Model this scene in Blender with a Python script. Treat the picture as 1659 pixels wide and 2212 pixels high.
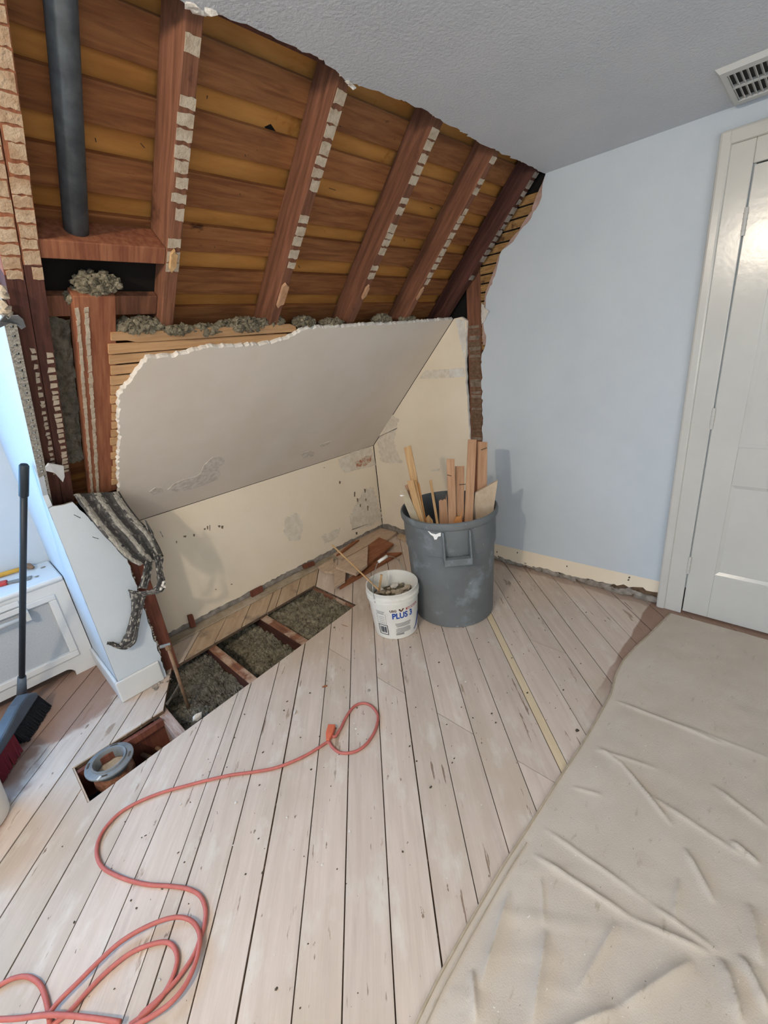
import bpy, bmesh, math, random
from mathutils import Vector, Matrix, noise
for o in list(bpy.data.objects): bpy.data.objects.remove(o)
SC = bpy.context.scene
COL = SC.collection
R = math.radians

# ---------------------------------------------------------------- camera
F_PX, W_PX, H_PX = 940.546, 1659, 2212
CAM = Vector((0, 0, 1.5))
yaw, pitch, roll = 0.78001797, -0.36003922, -0.10991097
fwd = Vector((math.sin(yaw)*math.cos(pitch), math.cos(yaw)*math.cos(pitch), math.sin(pitch)))
rgt0 = Vector((math.cos(yaw), -math.sin(yaw), 0)); up0 = rgt0.cross(fwd)
rgt = math.cos(roll)*rgt0 + math.sin(roll)*up0
upv = -math.sin(roll)*rgt0 + math.cos(roll)*up0
cd = bpy.data.cameras.new('camera'); cam = bpy.data.objects.new('camera', cd); COL.objects.link(cam)
cam.matrix_world = Matrix(((rgt.x, upv.x, -fwd.x, CAM.x), (rgt.y, upv.y, -fwd.y, CAM.y), (rgt.z, upv.z, -fwd.z, CAM.z), (0, 0, 0, 1)))
cd.sensor_width = 36; cd.lens = F_PX/H_PX*36; cd.clip_start = .02; cd.clip_end = 100
SC.camera = cam

# ---------------------------------------------------------------- world and lights
w = bpy.data.worlds.new('world'); SC.world = w; w.use_nodes = True
w.node_tree.nodes['Background'].inputs[0].default_value = (.55, .75, 1, 1)
w.node_tree.nodes['Background'].inputs[1].default_value = 1.0
def area(name, loc, tgt, sx, sy, power, col):
    l = bpy.data.lights.new(name, 'AREA'); l.shape = 'RECTANGLE'; l.size = sx; l.size_y = sy; l.energy = power; l.color = col
    o = bpy.data.objects.new(name, l); COL.objects.link(o); o.location = loc
    o.rotation_euler = (Vector(tgt)-Vector(loc)).to_track_quat('-Z', 'Y').to_euler(); return o
area('dormer_daylight', (-.86, 2.97, 1.34), (-.70, 1.5, .9), .95, 1.15, 38, (.19, .52, 1.0))
area('rear_fill', (-.3, -2.08, 1.35), (.2, 0, 1.0), 2.6, 1.4, 33, (1.0, .95, .86))  # added warm fill from behind the camera, no window built there
area('side_daylight', (-1.93, -.9, 1.35), (0, -.7, 1.0), 1.3, 1.3, 16, (.36, .68, 1.0))
SC.view_settings.view_transform = 'Standard'; SC.view_settings.look = 'None'
SC.view_settings.gamma = 1.0; SC.view_settings.use_curve_mapping = False
SC.view_settings.exposure = 0.16
LAMP_POWER, LAMP_COL = 90, (1.0, .85, .67)

# ---------------------------------------------------------------- planes of the place
XR, YK, M = 2.479, 2.545, 1.0287
NRM = Vector((0, M, 1)).normalized(); TUP = Vector((0, -1, M)).normalized()
S0 = Vector((0, 2.523, .777))
def ray(px, py): return rgt*((px-W_PX/2)/F_PX) - upv*((py-H_PX/2)/F_PX) + fwd
def hit(px, py, n, d):
    v = ray(px, py); n = Vector(n); return CAM + v*((d-n.dot(CAM))/n.dot(v))
def fl(px, py, z=0.): return hit(px, py, (0, 0, 1), z)
def rw(px, py, x=XR): return hit(px, py, (1, 0, 0), x)
def yw(px, py, y=YK): return hit(px, py, (0, 1, 0), y)
def sl(px, py, off=0.): return hit(px, py, NRM, S0.dot(NRM)+off)
def SP(x, s, off=0.): return Vector((x, 0, 0)) + S0 + TUP*s + NRM*off
def sc(P): return (P.x, (P-S0).dot(TUP))
SLOPE = Matrix(((1, 0, 0, 0), (0, TUP.y, NRM.y, S0.y), (0, TUP.z, NRM.z, S0.z), (0, 0, 0, 1)))
# in the slope frame: x = along the room, y = up the slope, z = outward through the roof

# ---------------------------------------------------------------- helpers
def lin(h):
    c = [int(h[i:i+2], 16)/255 for i in (0, 2, 4)]
    return tuple(v/12.92 if v <= .04045 else ((v+.055)/1.055)**2.4 for v in c) + (1,)
MATS = {}
def mat(name, c1, c2=None, scale=6, stretch=(1, 1, 1), rough=.8, bump=0., bscale=None, bstretch=None, detail=5, spec=.3, metal=0,
        rnd=0., ramp=(.35, .65), spots=(), dist=0., world=False):
    m = bpy.data.materials.new(name); m.use_nodes = True; nt = m.node_tree; N = nt.nodes; L = nt.links
    b = N['Principled BSDF']; b.inputs['Roughness'].default_value = rough
    b.inputs['Specular IOR Level'].default_value = spec; b.inputs['Metallic'].default_value = metal
    tc = N.new('ShaderNodeTexCoord'); src = tc.outputs['Object']
    if world:
        g = N.new('ShaderNodeNewGeometry'); src = g.outputs['Position']
    oi = N.new('ShaderNodeObjectInfo')
    off = N.new('ShaderNodeVectorMath'); off.operation = 'MULTIPLY_ADD'
    cmb = N.new('ShaderNodeCombineXYZ')
    for k in range(3): L.new(oi.outputs['Random'], cmb.inputs[k])
    off.inputs[1].default_value = (0, 0, 0) if world else (7.3, 5.1, 3.7)
    L.new(cmb.outputs[0], off.inputs[0]); L.new(src, off.inputs[2])
    def nz(sc_, st, det, thr=None, di=0.):
        mp = N.new('ShaderNodeMapping'); mp.inputs['Scale'].default_value = st; L.new(off.outputs[0], mp.inputs['Vector'])
        n = N.new('ShaderNodeTexNoise'); n.inputs['Scale'].default_value = sc_; n.inputs['Detail'].default_value = det
        n.inputs['Distortion'].default_value = di; n.inputs['Roughness'].default_value = .6
        L.new(mp.outputs[0], n.inputs['Vector'])
        if thr is None: return n.outputs['Fac']
        r = N.new('ShaderNodeValToRGB'); r.color_ramp.elements[0].position = thr[0]; r.color_ramp.elements[1].position = thr[1]
        L.new(n.outputs['Fac'], r.inputs[0]); return r.outputs[0]
    def mix(f, a, c):
        x = N.new('ShaderNodeMix'); x.data_type = 'RGBA'
        L.new(f, x.inputs[0]); L.new(a, x.inputs[6])
        if isinstance(c, tuple): x.inputs[7].default_value = c
        else: L.new(c, x.inputs[7])
        return x.outputs[2]
    rg = N.new('ShaderNodeRGB'); rg.outputs[0].default_value = lin(c1); col = rg.outputs[0]
    if c2: col = mix(nz(scale, stretch, detail, ramp, dist), col, lin(c2))
    for sp in spots: col = mix(nz(sp[1], sp[4] if len(sp) > 4 else (1, 1, 1), 5, (sp[2], sp[3])), col, lin(sp[0]))
    if rnd:
        hs = N.new('ShaderNodeHueSaturation'); mr = N.new('ShaderNodeMapRange')
        mr.inputs['To Min'].default_value = 1-rnd; mr.inputs['To Max'].default_value = 1+rnd
        L.new(oi.outputs['Random'], mr.inputs['Value']); L.new(mr.outputs[0], hs.inputs['Value']); L.new(col, hs.inputs['Color']); col = hs.outputs[0]
    L.new(col, b.inputs['Base Color'])
    if bump:
        bp = N.new('ShaderNodeBump'); bp.inputs['Strength'].default_value = 1; bp.inputs['Distance'].default_value = bump
        L.new(nz(bscale or scale*4, bstretch or stretch, 4), bp.inputs['Height']); L.new(bp.outputs[0], b.inputs['Normal'])
    MATS[name] = m; return m

class MB:
    def __init__(s): s.v = []; s.f = []; s.m = []
    def add(s, vs, fs, mi=0):
        o = len(s.v); s.v += [Vector(p) for p in vs]; s.f += [[i+o for i in f] for f in fs]; s.m += [mi]*len(fs); return s
    def box(s, a, b, mi=0, T=None):
        x0, y0, z0 = a; x1, y1, z1 = b
        vs = [Vector(p) for p in ((x0,y0,z0),(x1,y0,z0),(x1,y1,z0),(x0,y1,z0),(x0,y0,z1),(x1,y0,z1),(x1,y1,z1),(x0,y1,z1))]
        if T: vs = [T @ p for p in vs]
        return s.add(vs, [[3,2,1,0],[4,5,6,7],[0,1,5,4],[1,2,6,5],[2,3,7,6],[3,0,4,7]], mi)
    def prism(s, poly, ext, mi=0, side=None, inset=0., smi=None):
        # poly: 3D outline of the front face, ext: vector to the back; inset = width of a worn bevel round the front
        P = [Vector(p) for p in poly]; n = len(P); e = Vector(ext)
        side = mi if side is None else side
        nr = Vector()
        for i in range(n): nr += P[i].cross(P[(i+1) % n])
        nr.normalize()
        if nr.dot(e) > 0: P.reverse(); nr = -nr
        fr = P
        if inset:
            c = []
            for i in range(n):
                d1 = (P[i]-P[i-1]).normalized(); d2 = (P[(i+1) % n]-P[i]).normalized()
                a = nr.cross(d1); b = nr.cross(d2); q = (a+b)
                q = q.normalized() if q.length > 1e-6 else a
                c.append(P[i] + q*inset*random.uniform(.35, 1.5))
            fr = c; P2 = [p + e*.45 for p in P]
        o = len(s.v)
        if inset:
            s.v += fr; s.v += P2; s.v += [p+e for p in P]
            s.f.append(list(range(o, o+n))); s.m.append(mi)
            for k in (0, 1):
                for i in range(n):
                    j = (i+1) % n; s.f.append([o+k*n+i, o+(k+1)*n+i, o+(k+1)*n+j, o+k*n+j]); s.m.append(side)
            s.f.append([o+2*n+i for i in reversed(range(n))]); s.m.append(side)
        else:
            s.v += P; s.v += [p+e for p in P]
            s.f.append(list(range(o, o+n))); s.m.append(mi)
            for i in range(n):
                j = (i+1) % n; s.f.append([o+i, o+n+i, o+n+j, o+j]); s.m.append(side)
            s.f.append([o+n+i for i in reversed(range(n))]); s.m.append(side)
        return s
    def tube(s, pts, r, n=8, mi=0, cap=True):
        P = [Vector(p) for p in pts]; o = len(s.v); rr = r if isinstance(r, (list, tuple)) else [r]*len(P)
        t = (P[1]-P[0]).normalized(); a = t.orthogonal().normalized()
        for i, p in enumerate(P):
            t = (P[min(i+1, len(P)-1)]-P[max(i-1, 0)]).normalized(); a = (a-t*a.dot(t)).normalized(); b = t.cross(a)
            for k in range(n):
                an = 2*math.pi*k/n; s.v.append(p+(a*math.cos(an)+b*math.sin(an))*rr[i])
        for i in range(len(P)-1):
            for k in range(n):
                l = (k+1) % n; s.f.append([o+i*n+k, o+i*n+l, o+(i+1)*n+l, o+(i+1)*n+k]); s.m.append(mi)
        if cap:
            s.f.append([o+k for k in reversed(range(n))]); s.m.append(mi)
            e = o+(len(P)-1)*n; s.f.append([e+k for k in range(n)]); s.m.append(mi)
        return s
    def lathe(s, prof, c, n=48, mi=0):
        o = len(s.v); c = Vector(c)
        for r, z in prof:
            for k in range(n):
                a = 2*math.pi*k/n; s.v.append(c+Vector((r*math.cos(a), r*math.sin(a), z)))
        for i in range(len(prof)-1):
            for k in range(n):
                l = (k+1) % n; s.f.append([o+i*n+k, o+i*n+l, o+(i+1)*n+l, o+(i+1)*n+k]); s.m.append(mi)
        return s
    def lump(s, c, r, sq=(1, 1, 1), seed=0, mi=0, sub=1, jit=.35):
        bm = bmesh.new(); bmesh.ops.create_icosphere(bm, subdivisions=sub, radius=1); rn = random.Random(seed)
        vs = []
        for v in bm.verts:
            k = r*(1+rn.uniform(-jit, jit)); vs.append(Vector(c)+Vector((v.co.x*k*sq[0], v.co.y*k*sq[1], v.co.z*k*sq[2])))
        fs = [[v.index for v in f.verts] for f in bm.faces]; bm.free(); return s.add(vs, fs, mi)
    def build(s, name, mats, parent=None, frame=None, smooth=False, bevel=0.):
        fr = frame or WORLD.get(parent.name if parent else None, Matrix())
        if frame is None and parent: fr = Matrix.Translation(WORLD[parent.name].to_translation())
        inv = fr.inverted()
        me = bpy.data.meshes.new(name); me.from_pydata([inv @ p for p in s.v], [], s.f)
        for m_ in (mats if isinstance(mats, (list, tuple)) else [mats]): me.materials.append(MATS[m_])
        me.polygons.foreach_set('material_index', s.m)
        if smooth: me.polygons.foreach_set('use_smooth', [True]*len(me.polygons))
        me.update()
        o = bpy.data.objects.new(name, me); COL.objects.link(o)
        WORLD[o.name] = fr
        if parent:
            o.parent = parent; o.matrix_local = WORLD[parent.name].inverted() @ fr
        else: o.matrix_world = fr
        if smooth == 'auto' or (smooth and smooth != True):
            pass
        if bevel:
            b = o.modifiers.new('bevel', 'BEVEL'); b.width = bevel; b.segments = 2; b.limit_method = 'ANGLE'; b.angle_limit = R(40)
        return o
WORLD = {None: Matrix()}
def T(p): return Matrix.Translation(Vector(p))
def empty(name, loc=(0, 0, 0)):
    o = bpy.data.objects.new(name, None); COL.objects.link(o); o.location = loc; o.empty_display_size = .1
    WORLD[o.name] = T(loc); return o
def tag(o, label, cat, group=None, kind=None):
    o['label'] = label; o['category'] = cat
    if group: o['group'] = group
    if kind: o['kind'] = kind
    return o
def struct(o, label=None):
    o['kind'] = 'structure'
    if label: o['label'] = label
    return o
def jag(pts, amp, step, seed, closed=False):
    # breaks a straight outline into a torn one
    rn = random.Random(seed); out = []; P = [Vector(p) for p in pts]; n = len(P)
    for i in range(n if closed else n-1):
        a, b = P[i], P[(i+1) % n]; L_ = (b-a).length; k = max(1, int(L_/step)); out.append(a)
        d = (b-a).normalized()
        for j in range(1, k):
            p = a.lerp(b, (j+rn.uniform(-.3, .3))/k); q = Vector((rn.uniform(-1, 1), rn.uniform(-1, 1), rn.uniform(-1, 1)))*amp
            out.append((p, q))
    if not closed: out.append(P[-1])
    return out
def torn(pts, amp, step, seed, n):
    n = Vector(n).normalized(); out = []
    for q in jag(pts, amp, step, seed):
        if isinstance(q, tuple): p, d = q; out.append(p+d-n*d.dot(n))
        else: out.append(q)
    return out
def basis(origin, xdir, zdir):
    x = Vector(xdir).normalized(); z = Vector(zdir); z = (z-x*z.dot(x)).normalized(); y = z.cross(x); o = Vector(origin)
    return Matrix(((x.x, y.x, z.x, o.x), (x.y, y.y, z.y, o.y), (x.z, y.z, z.z, o.z), (0, 0, 0, 1)))
def clip(poly, nx, ny, d):       # keep nx*x+ny*y <= d
    out = []; n = len(poly)
    for i in range(n):
        a, b = poly[i], poly[(i+1) % n]; fa = nx*a[0]+ny*a[1]-d; fb = nx*b[0]+ny*b[1]-d
        if fa <= 0: out.append(a)
        if (fa < 0 < fb) or (fb < 0 < fa):
            t = fa/(fa-fb); out.append((a[0]+(b[0]-a[0])*t, a[1]+(b[1]-a[1])*t))
    return out
def smooth_path(pts, k=8):
    P = [Vector(p) for p in pts]; out = []
    for i in range(len(P)-1):
        a, b, c, d = P[max(i-1, 0)], P[i], P[i+1], P[min(i+2, len(P)-1)]
        for j in range(k):
            t = j/k; out.append(.5*((2*b)+(c-a)*t+(2*a-5*b+4*c-d)*t*t+(3*b-a-3*c+d)*t**3))
    out.append(P[-1]); return out

# ---------------------------------------------------------------- materials
mat('blue_paint', 'c8d0d6', 'c2cbd2', 3, rough=.55, bump=.0006, bscale=120, world=True)
mat('ceiling_paint', 'd0d4da', 'cacfd5', 4, rough=.55, bump=.004, bscale=95, spec=.4, world=True)
mat('white_paint', 'cdcbc4', 'c7c5be', 3, rough=.2, bump=.0004, bscale=30, spec=.5)
mat('white_cabinet', 'd8d8d4', 'cfd0d0', 3, rough=.4, bump=.0003, bscale=40)
mat('cream_wall', 'ecdfc9', 'e6d8c1', 3, rough=.75, bump=.0006, bscale=40, world=True)
mat('plaster_white', 'e6e2da', 'cfc8bd', 20, rough=.95, bump=.003, bscale=90)
mat('plaster_grey', 'a79e94', '7d756c', 25, rough=.95, bump=.003, bscale=90)
mat('plaster_pink', 'b59a90', 'a08579', 25, rough=.95, bump=.002, bscale=90)
mat('plaster_taupe', 'ddd4c8', 'd7cdbf', 3, rough=.7, bump=.0005, bscale=30, world=True)
mat('lath_ghost', 'c4ad92', 'a98a6c', 26, rough=.95, bump=.003, bscale=110)
mat('flaked', 'ddd6cc', 'c2b7a9', 45, rough=.95, bump=.003, bscale=110)
mat('plaster_patch_tan', 'c3b6a2', 'a99882', 30, rough=.95, bump=.003, bscale=110)
mat('rafter_wood', '80553f', '5f3d2b', 3, (22, 1.6, 22), rough=.75, bump=.0015, bscale=5, bstretch=(30, 2, 30), rnd=.12,
    spots=(('402519', 6, .62, .72, (1, 1, 1)),))
mat('rafter_dark', '5e3a30', '452922', 3, (22, 1.6, 22), rough=.75, bump=.0015, bscale=5, bstretch=(30, 2, 30), rnd=.1)
mat('rafter_pale', '9a6447', '7a4731', 3, (22, 1.6, 22), rough=.7, bump=.001, bscale=5, bstretch=(30, 2, 30), rnd=.08)
mat('sheathing_brown', '9c683d', '7a4a2a', 3, (1.5, 16, 16), rough=.7, bump=.001, bscale=5, bstretch=(2, 30, 30), rnd=.16, dist=.6,
    spots=(('3f2312', 9, .66, .72, (.6, 1.4, 1)),))
mat('sheathing_orange', 'bd8645', 'a06c33', 2, (1.5, 8, 8), rough=.6, bump=.0006, bscale=5, bstretch=(2, 26, 26), spots=(('8d561f', 7, .66, .75),))
mat('lath_wood', 'c9a277', 'b88d62', 4, (1.5, 20, 20), rough=.8, bump=.0008, bscale=6, bstretch=(2, 30, 30), rnd=.08)
mat('lath_old', 'a98453', '846139', 12, (2, 14, 14), rough=.85, bump=.002, rnd=.12, spots=(('5d4127', 14, .56, .66),))
mat('brown_board', '7d4a38', '613629', 3, (20, 20, 1.6), rough=.7, bump=.0012, bscale=6, bstretch=(24, 24, 2), rnd=.1)
mat('joist_wood', '94664c', '6d4736', 4, (16, 1.5, 16), rough=.85, bump=.0015, bscale=5, bstretch=(24, 2, 24), spots=(('b49a84', 7, .5, .6),))
mat('joist_pale', 'b5a196', '8e7264', 6, (16, 1.5, 16), rough=.9, bump=.0015)
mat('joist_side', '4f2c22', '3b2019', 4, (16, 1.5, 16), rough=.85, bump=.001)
mat('plate_dust', 'b3a593', '94866f', 12, rough=.95, bump=.002)
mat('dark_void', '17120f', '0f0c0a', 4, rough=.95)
mat('insulation', '938a75', '544d3f', 28, rough=1., bump=.006, bscale=90, ramp=(.3, .7), spec=.05, spots=(('a89a80', 30, .64, .7),))
mat('insulation_dark', '7c766a', '464239', 26, rough=1., bump=.006, bscale=90, ramp=(.3, .7), spec=.05)
mat('pipe_iron', '5b6164', '45494c', 20, rough=.65, bump=.001, bscale=60)
mat('can_plastic', '6e7273', '626667', 5, rough=.55, bump=.0006, bscale=60, spots=(('8b959b', 7, .55, .75), ('a9aeb0', 40, .68, .76)))
mat('bucket_white', 'e4e1d8', 'dad6cc', 6, rough=.4, spec=.5, spots=(('c9c2b4', 12, .62, .72),))
mat('bucket_print', '3f4145', rough=.5)
mat('print_blue', '1d4698', rough=.5)
mat('print_red', 'a8383c', rough=.5)
mat('print_brown', '5a3a30', rough=.5)
mat('print_grey', '8c8a88', rough=.5)
mat('print_white', 'f2f0ea', rough=.5)
mat('print_pinkred', 'c08580', rough=.5)
mat('wire', 'b9b6ae', rough=.35, metal=.8)
mat('galvanized', '858889', '6e7172', 14, rough=.6, metal=.15, bump=.0008, bscale=50)
mat('slat_wood', 'c6a478', 'ad8659', 4, (18, 18, 1.5), rough=.75, bump=.0008, bscale=6, bstretch=(26, 26, 2), rnd=.1, spots=(('5f3d24', 11, .68, .73, (1, 1, .5)),))
mat('slat_pink', 'ba9373', 'a67d5d', 4, (18, 18, 1.5), rough=.75, bump=.0008, bscale=6, bstretch=(26, 26, 2), rnd=.07, spots=(('5f3d24', 11, .7, .75, (1, 1, .5)),))
mat('slat_pale', 'cbb79e', 'b8a187', 6, (3, 3, 2), rough=.85, bump=.001, rnd=.04)
mat('slat_grey', 'b3a790', 'a5977f', 6, (3, 3, 2), rough=.8)
mat('scrap_red', '9c6547', '825033', 4, (3, 14, 14), rough=.7, bump=.0008)
mat('scrap_pale', 'c7b09a', 'b59c85', 5, (3, 10, 10), rough=.85, bump=.001)
mat('splinter', 'd79a5f', 'c27f45', 9, rough=.8)
mat('cord_rubber', 'b9695f', 'ae5f55', 40, rough=.5)
mat('cord_orange', 'c9684b', rough=.5)
mat('metal_lath', '5a5855', '3a393a', 90, rough=.8, bump=.004, bscale=220, spots=(('8f8b84', 45, .56, .66),))
mat('lath_plaster', 'b5b0a4', '7d7a73', 120, (1, 1, .35), rough=.95, bump=.004, bscale=150)
mat('black_plastic', '2b3238', rough=.45)
mat('broom_grey', '56606a', '49525b', 8, rough=.4)
mat('bristle_black', '23262c', '15171b', 30, (20, 20, 1), rough=.8)
mat('bristle_red', '7d2734', '6a1e2b', 30, (20, 20, 1), rough=.7)
mat('yellow_tool', 'd6a544', 'c08f35', 8, rough=.5)
mat('red_tool', 'b03a38', rough=.45)
mat('steel', '9a9a98', rough=.4, metal=.8)
mat('copper', '8d6f55', '77604c', 30, rough=.6, metal=.2)
mat('grille_mesh', 'a9adb0', 'b4b8ba', 220, rough=.6, detail=1)
mat('glass_lamp', 'fff2dc', rough=.5)
mat('vent_white', 'c9cac7', rough=.4)
mat('vent_dark', '3d3e3c', rough=.8)
mat('rust_brick', 'b07a62', 'cbbba6', 40, rough=.95, ramp=(.45, .55), bump=.002)
mat('ridge_brown', '7d6650', '5f4a39', 40, rough=.95, bump=.003)
mat('ridge_grey', '8d8071', '6d5f50', 40, rough=.95, bump=.003)
mat('chip_brown', '8a7b67', '5f5344', 60, rough=.95)
mat('chip_dark', '5a5145', '41392f', 40, rough=.95)
mat('chip_worn', 'e2d9c9', 'd2c6b1', 30, rough=.95, bump=.002)
mat('cloth', 'c8bcad', 'c0b3a3', 4, rough=.95, bump=.0012, bscale=260, spec=.05, world=True,
    spots=(('b8ab98', 5, .6, .78), ('ab9e8b', 14, .63, .75, (1, 2.5, 1)), ('6f6556', 66, .71, .725, (1, 1.8, 1)), ('e4dfd5', 55, .71, .73)))
mat('hem', 'b3a591', 'a5967f', 30, rough=.95, spec=.05)

# floor boards: pale sanded pine, with the old brown finish left at the edges of the room
fm = mat('floor_wood', 'cebdae', 'c2b0a0', 2.2, (1.2, 16, 1), rough=.55, bump=.0007, bscale=3, bstretch=(2, 40, 1), rnd=.045, dist=.5,
    spots=(('b3a397', 1.6, .58, .8, (.9, 12, 1)), ('b7a793', 1.1, .52, .72, (1, 1.6, 1)), ('d4cabc', 6, .55, .75, (1, 2.2, 1)), ('a08b78', 9, .66, .70, (.5, 2.2, 1)), ('84705f', 26, .685, .715, (.6, 1.6, 1)), ('8a7564', 13, .665, .685, (.3, 3.0, 1)), ('5f4e42', 55, .715, .735, (.8, 1.3, 1))))
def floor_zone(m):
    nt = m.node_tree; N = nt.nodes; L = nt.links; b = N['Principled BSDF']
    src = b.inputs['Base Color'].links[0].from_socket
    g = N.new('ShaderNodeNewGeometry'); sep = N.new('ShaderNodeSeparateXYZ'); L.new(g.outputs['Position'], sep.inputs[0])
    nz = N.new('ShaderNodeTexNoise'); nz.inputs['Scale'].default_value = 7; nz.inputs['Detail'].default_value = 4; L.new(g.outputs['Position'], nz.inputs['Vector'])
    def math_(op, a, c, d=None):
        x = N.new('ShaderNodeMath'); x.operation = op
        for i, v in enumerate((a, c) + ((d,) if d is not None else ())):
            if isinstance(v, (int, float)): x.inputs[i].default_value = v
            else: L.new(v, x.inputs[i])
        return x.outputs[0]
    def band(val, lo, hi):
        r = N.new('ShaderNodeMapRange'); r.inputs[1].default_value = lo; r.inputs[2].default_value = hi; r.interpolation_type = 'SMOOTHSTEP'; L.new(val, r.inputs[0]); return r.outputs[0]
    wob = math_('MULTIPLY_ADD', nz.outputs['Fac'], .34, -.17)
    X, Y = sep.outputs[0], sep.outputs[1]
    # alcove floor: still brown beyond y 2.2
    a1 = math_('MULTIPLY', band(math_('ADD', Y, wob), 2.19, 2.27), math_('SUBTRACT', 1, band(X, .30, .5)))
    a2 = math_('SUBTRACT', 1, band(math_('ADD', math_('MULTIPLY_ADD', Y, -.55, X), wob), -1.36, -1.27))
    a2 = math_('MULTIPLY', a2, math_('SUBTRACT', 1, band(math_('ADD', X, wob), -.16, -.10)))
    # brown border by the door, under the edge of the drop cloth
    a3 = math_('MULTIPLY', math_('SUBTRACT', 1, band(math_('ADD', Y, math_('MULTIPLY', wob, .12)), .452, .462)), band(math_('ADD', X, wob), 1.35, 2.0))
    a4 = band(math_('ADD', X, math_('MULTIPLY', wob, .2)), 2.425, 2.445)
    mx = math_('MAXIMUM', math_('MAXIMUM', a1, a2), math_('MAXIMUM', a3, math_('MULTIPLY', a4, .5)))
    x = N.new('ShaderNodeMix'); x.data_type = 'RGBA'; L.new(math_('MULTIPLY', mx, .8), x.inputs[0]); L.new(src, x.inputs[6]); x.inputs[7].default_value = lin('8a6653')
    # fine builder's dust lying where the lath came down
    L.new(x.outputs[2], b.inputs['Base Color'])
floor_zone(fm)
mat('floor_old', 'a88e74', 'b9a389', 3, (1.2, 14, 1), rough=.8, bump=.001, rnd=.06, spots=(('8b7a68', 9, .55, .7),))
mat('joint_dirt', '6b5644', '4a3a2e', 14, rough=.95, spots=(('9a8874', 20, .6, .68),))
mat('floor_new', 'd6c2a2', 'cdb896', 3, (1.2, 14, 1), rough=.6, bump=.0004)

# ================================================================ FLOOR
TH = R(46.2); ux, uy = math.cos(TH), math.sin(TH)
FR = Matrix.Rotation(TH, 4, 'Z')
floor = struct(empty('floor'))
regions = [
    [(-2, -2.2), (XR+.03, -2.2), (XR+.03, 1.86), (1.51, 1.86), (-.035, 1.735), (-2, 1.576)],
    [(-2, 1.576), (-.035, 1.735), (-.035, 2.98), (-2, 2.98)],
    [(-.035, 1.97), (.345, 1.985), (.345, 2.98), (-.035, 2.98)],
    [(.345, 1.985), (.50, 2.27), (.50, 2.59), (.345, 2.59)],
    [(.50, 2.27), (1.51, 2.30), (1.51, 2.59), (.50, 2.59)],
    [(1.51, 1.86), (XR+.03, 1.86), (XR+.03, 2.59), (1.51, 2.59)]]
gaps = [-1.034-.127*k for k in range(16, 0, -1)] + [-1.034, -.907, -.780, -.729, -.610, -.487, -.351, -.226, -.097, .031, .156, .284, .414, .552, .588, .713, .844, .95]
gaps += [.95+.127*k for k in range(1, 18)]
rnf = random.Random(4)
CUTS = {(-.351, -.226): [1.118], (-.097, .031): [1.118], (.156, .284): [1.118], (.414, .552): [1.118], (.284, .414): [1.78], (.713, .844): [1.80], (-.226, -.097): [2.02]}
def cross_on(poly_a, poly_b):
    c = 0
    for a in poly_a:
        for b in poly_b:
            if abs(a[0]-b[0])+abs(a[1]-b[1]) < 3e-3: c += 1
    return c
def on_edge(p, poly):
    n = len(poly)
    for i in range(n):
        a, b = Vector(poly[i]), Vector(poly[(i+1) % n]); d = b-a; L_ = d.length
        if L_ < 1e-6: continue
        t = max(0, min(1, (Vector(p)-a).dot(d)/L_**2))
        if (a+d*t-Vector(p)).length < 1e-3: return True
    return False
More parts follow.
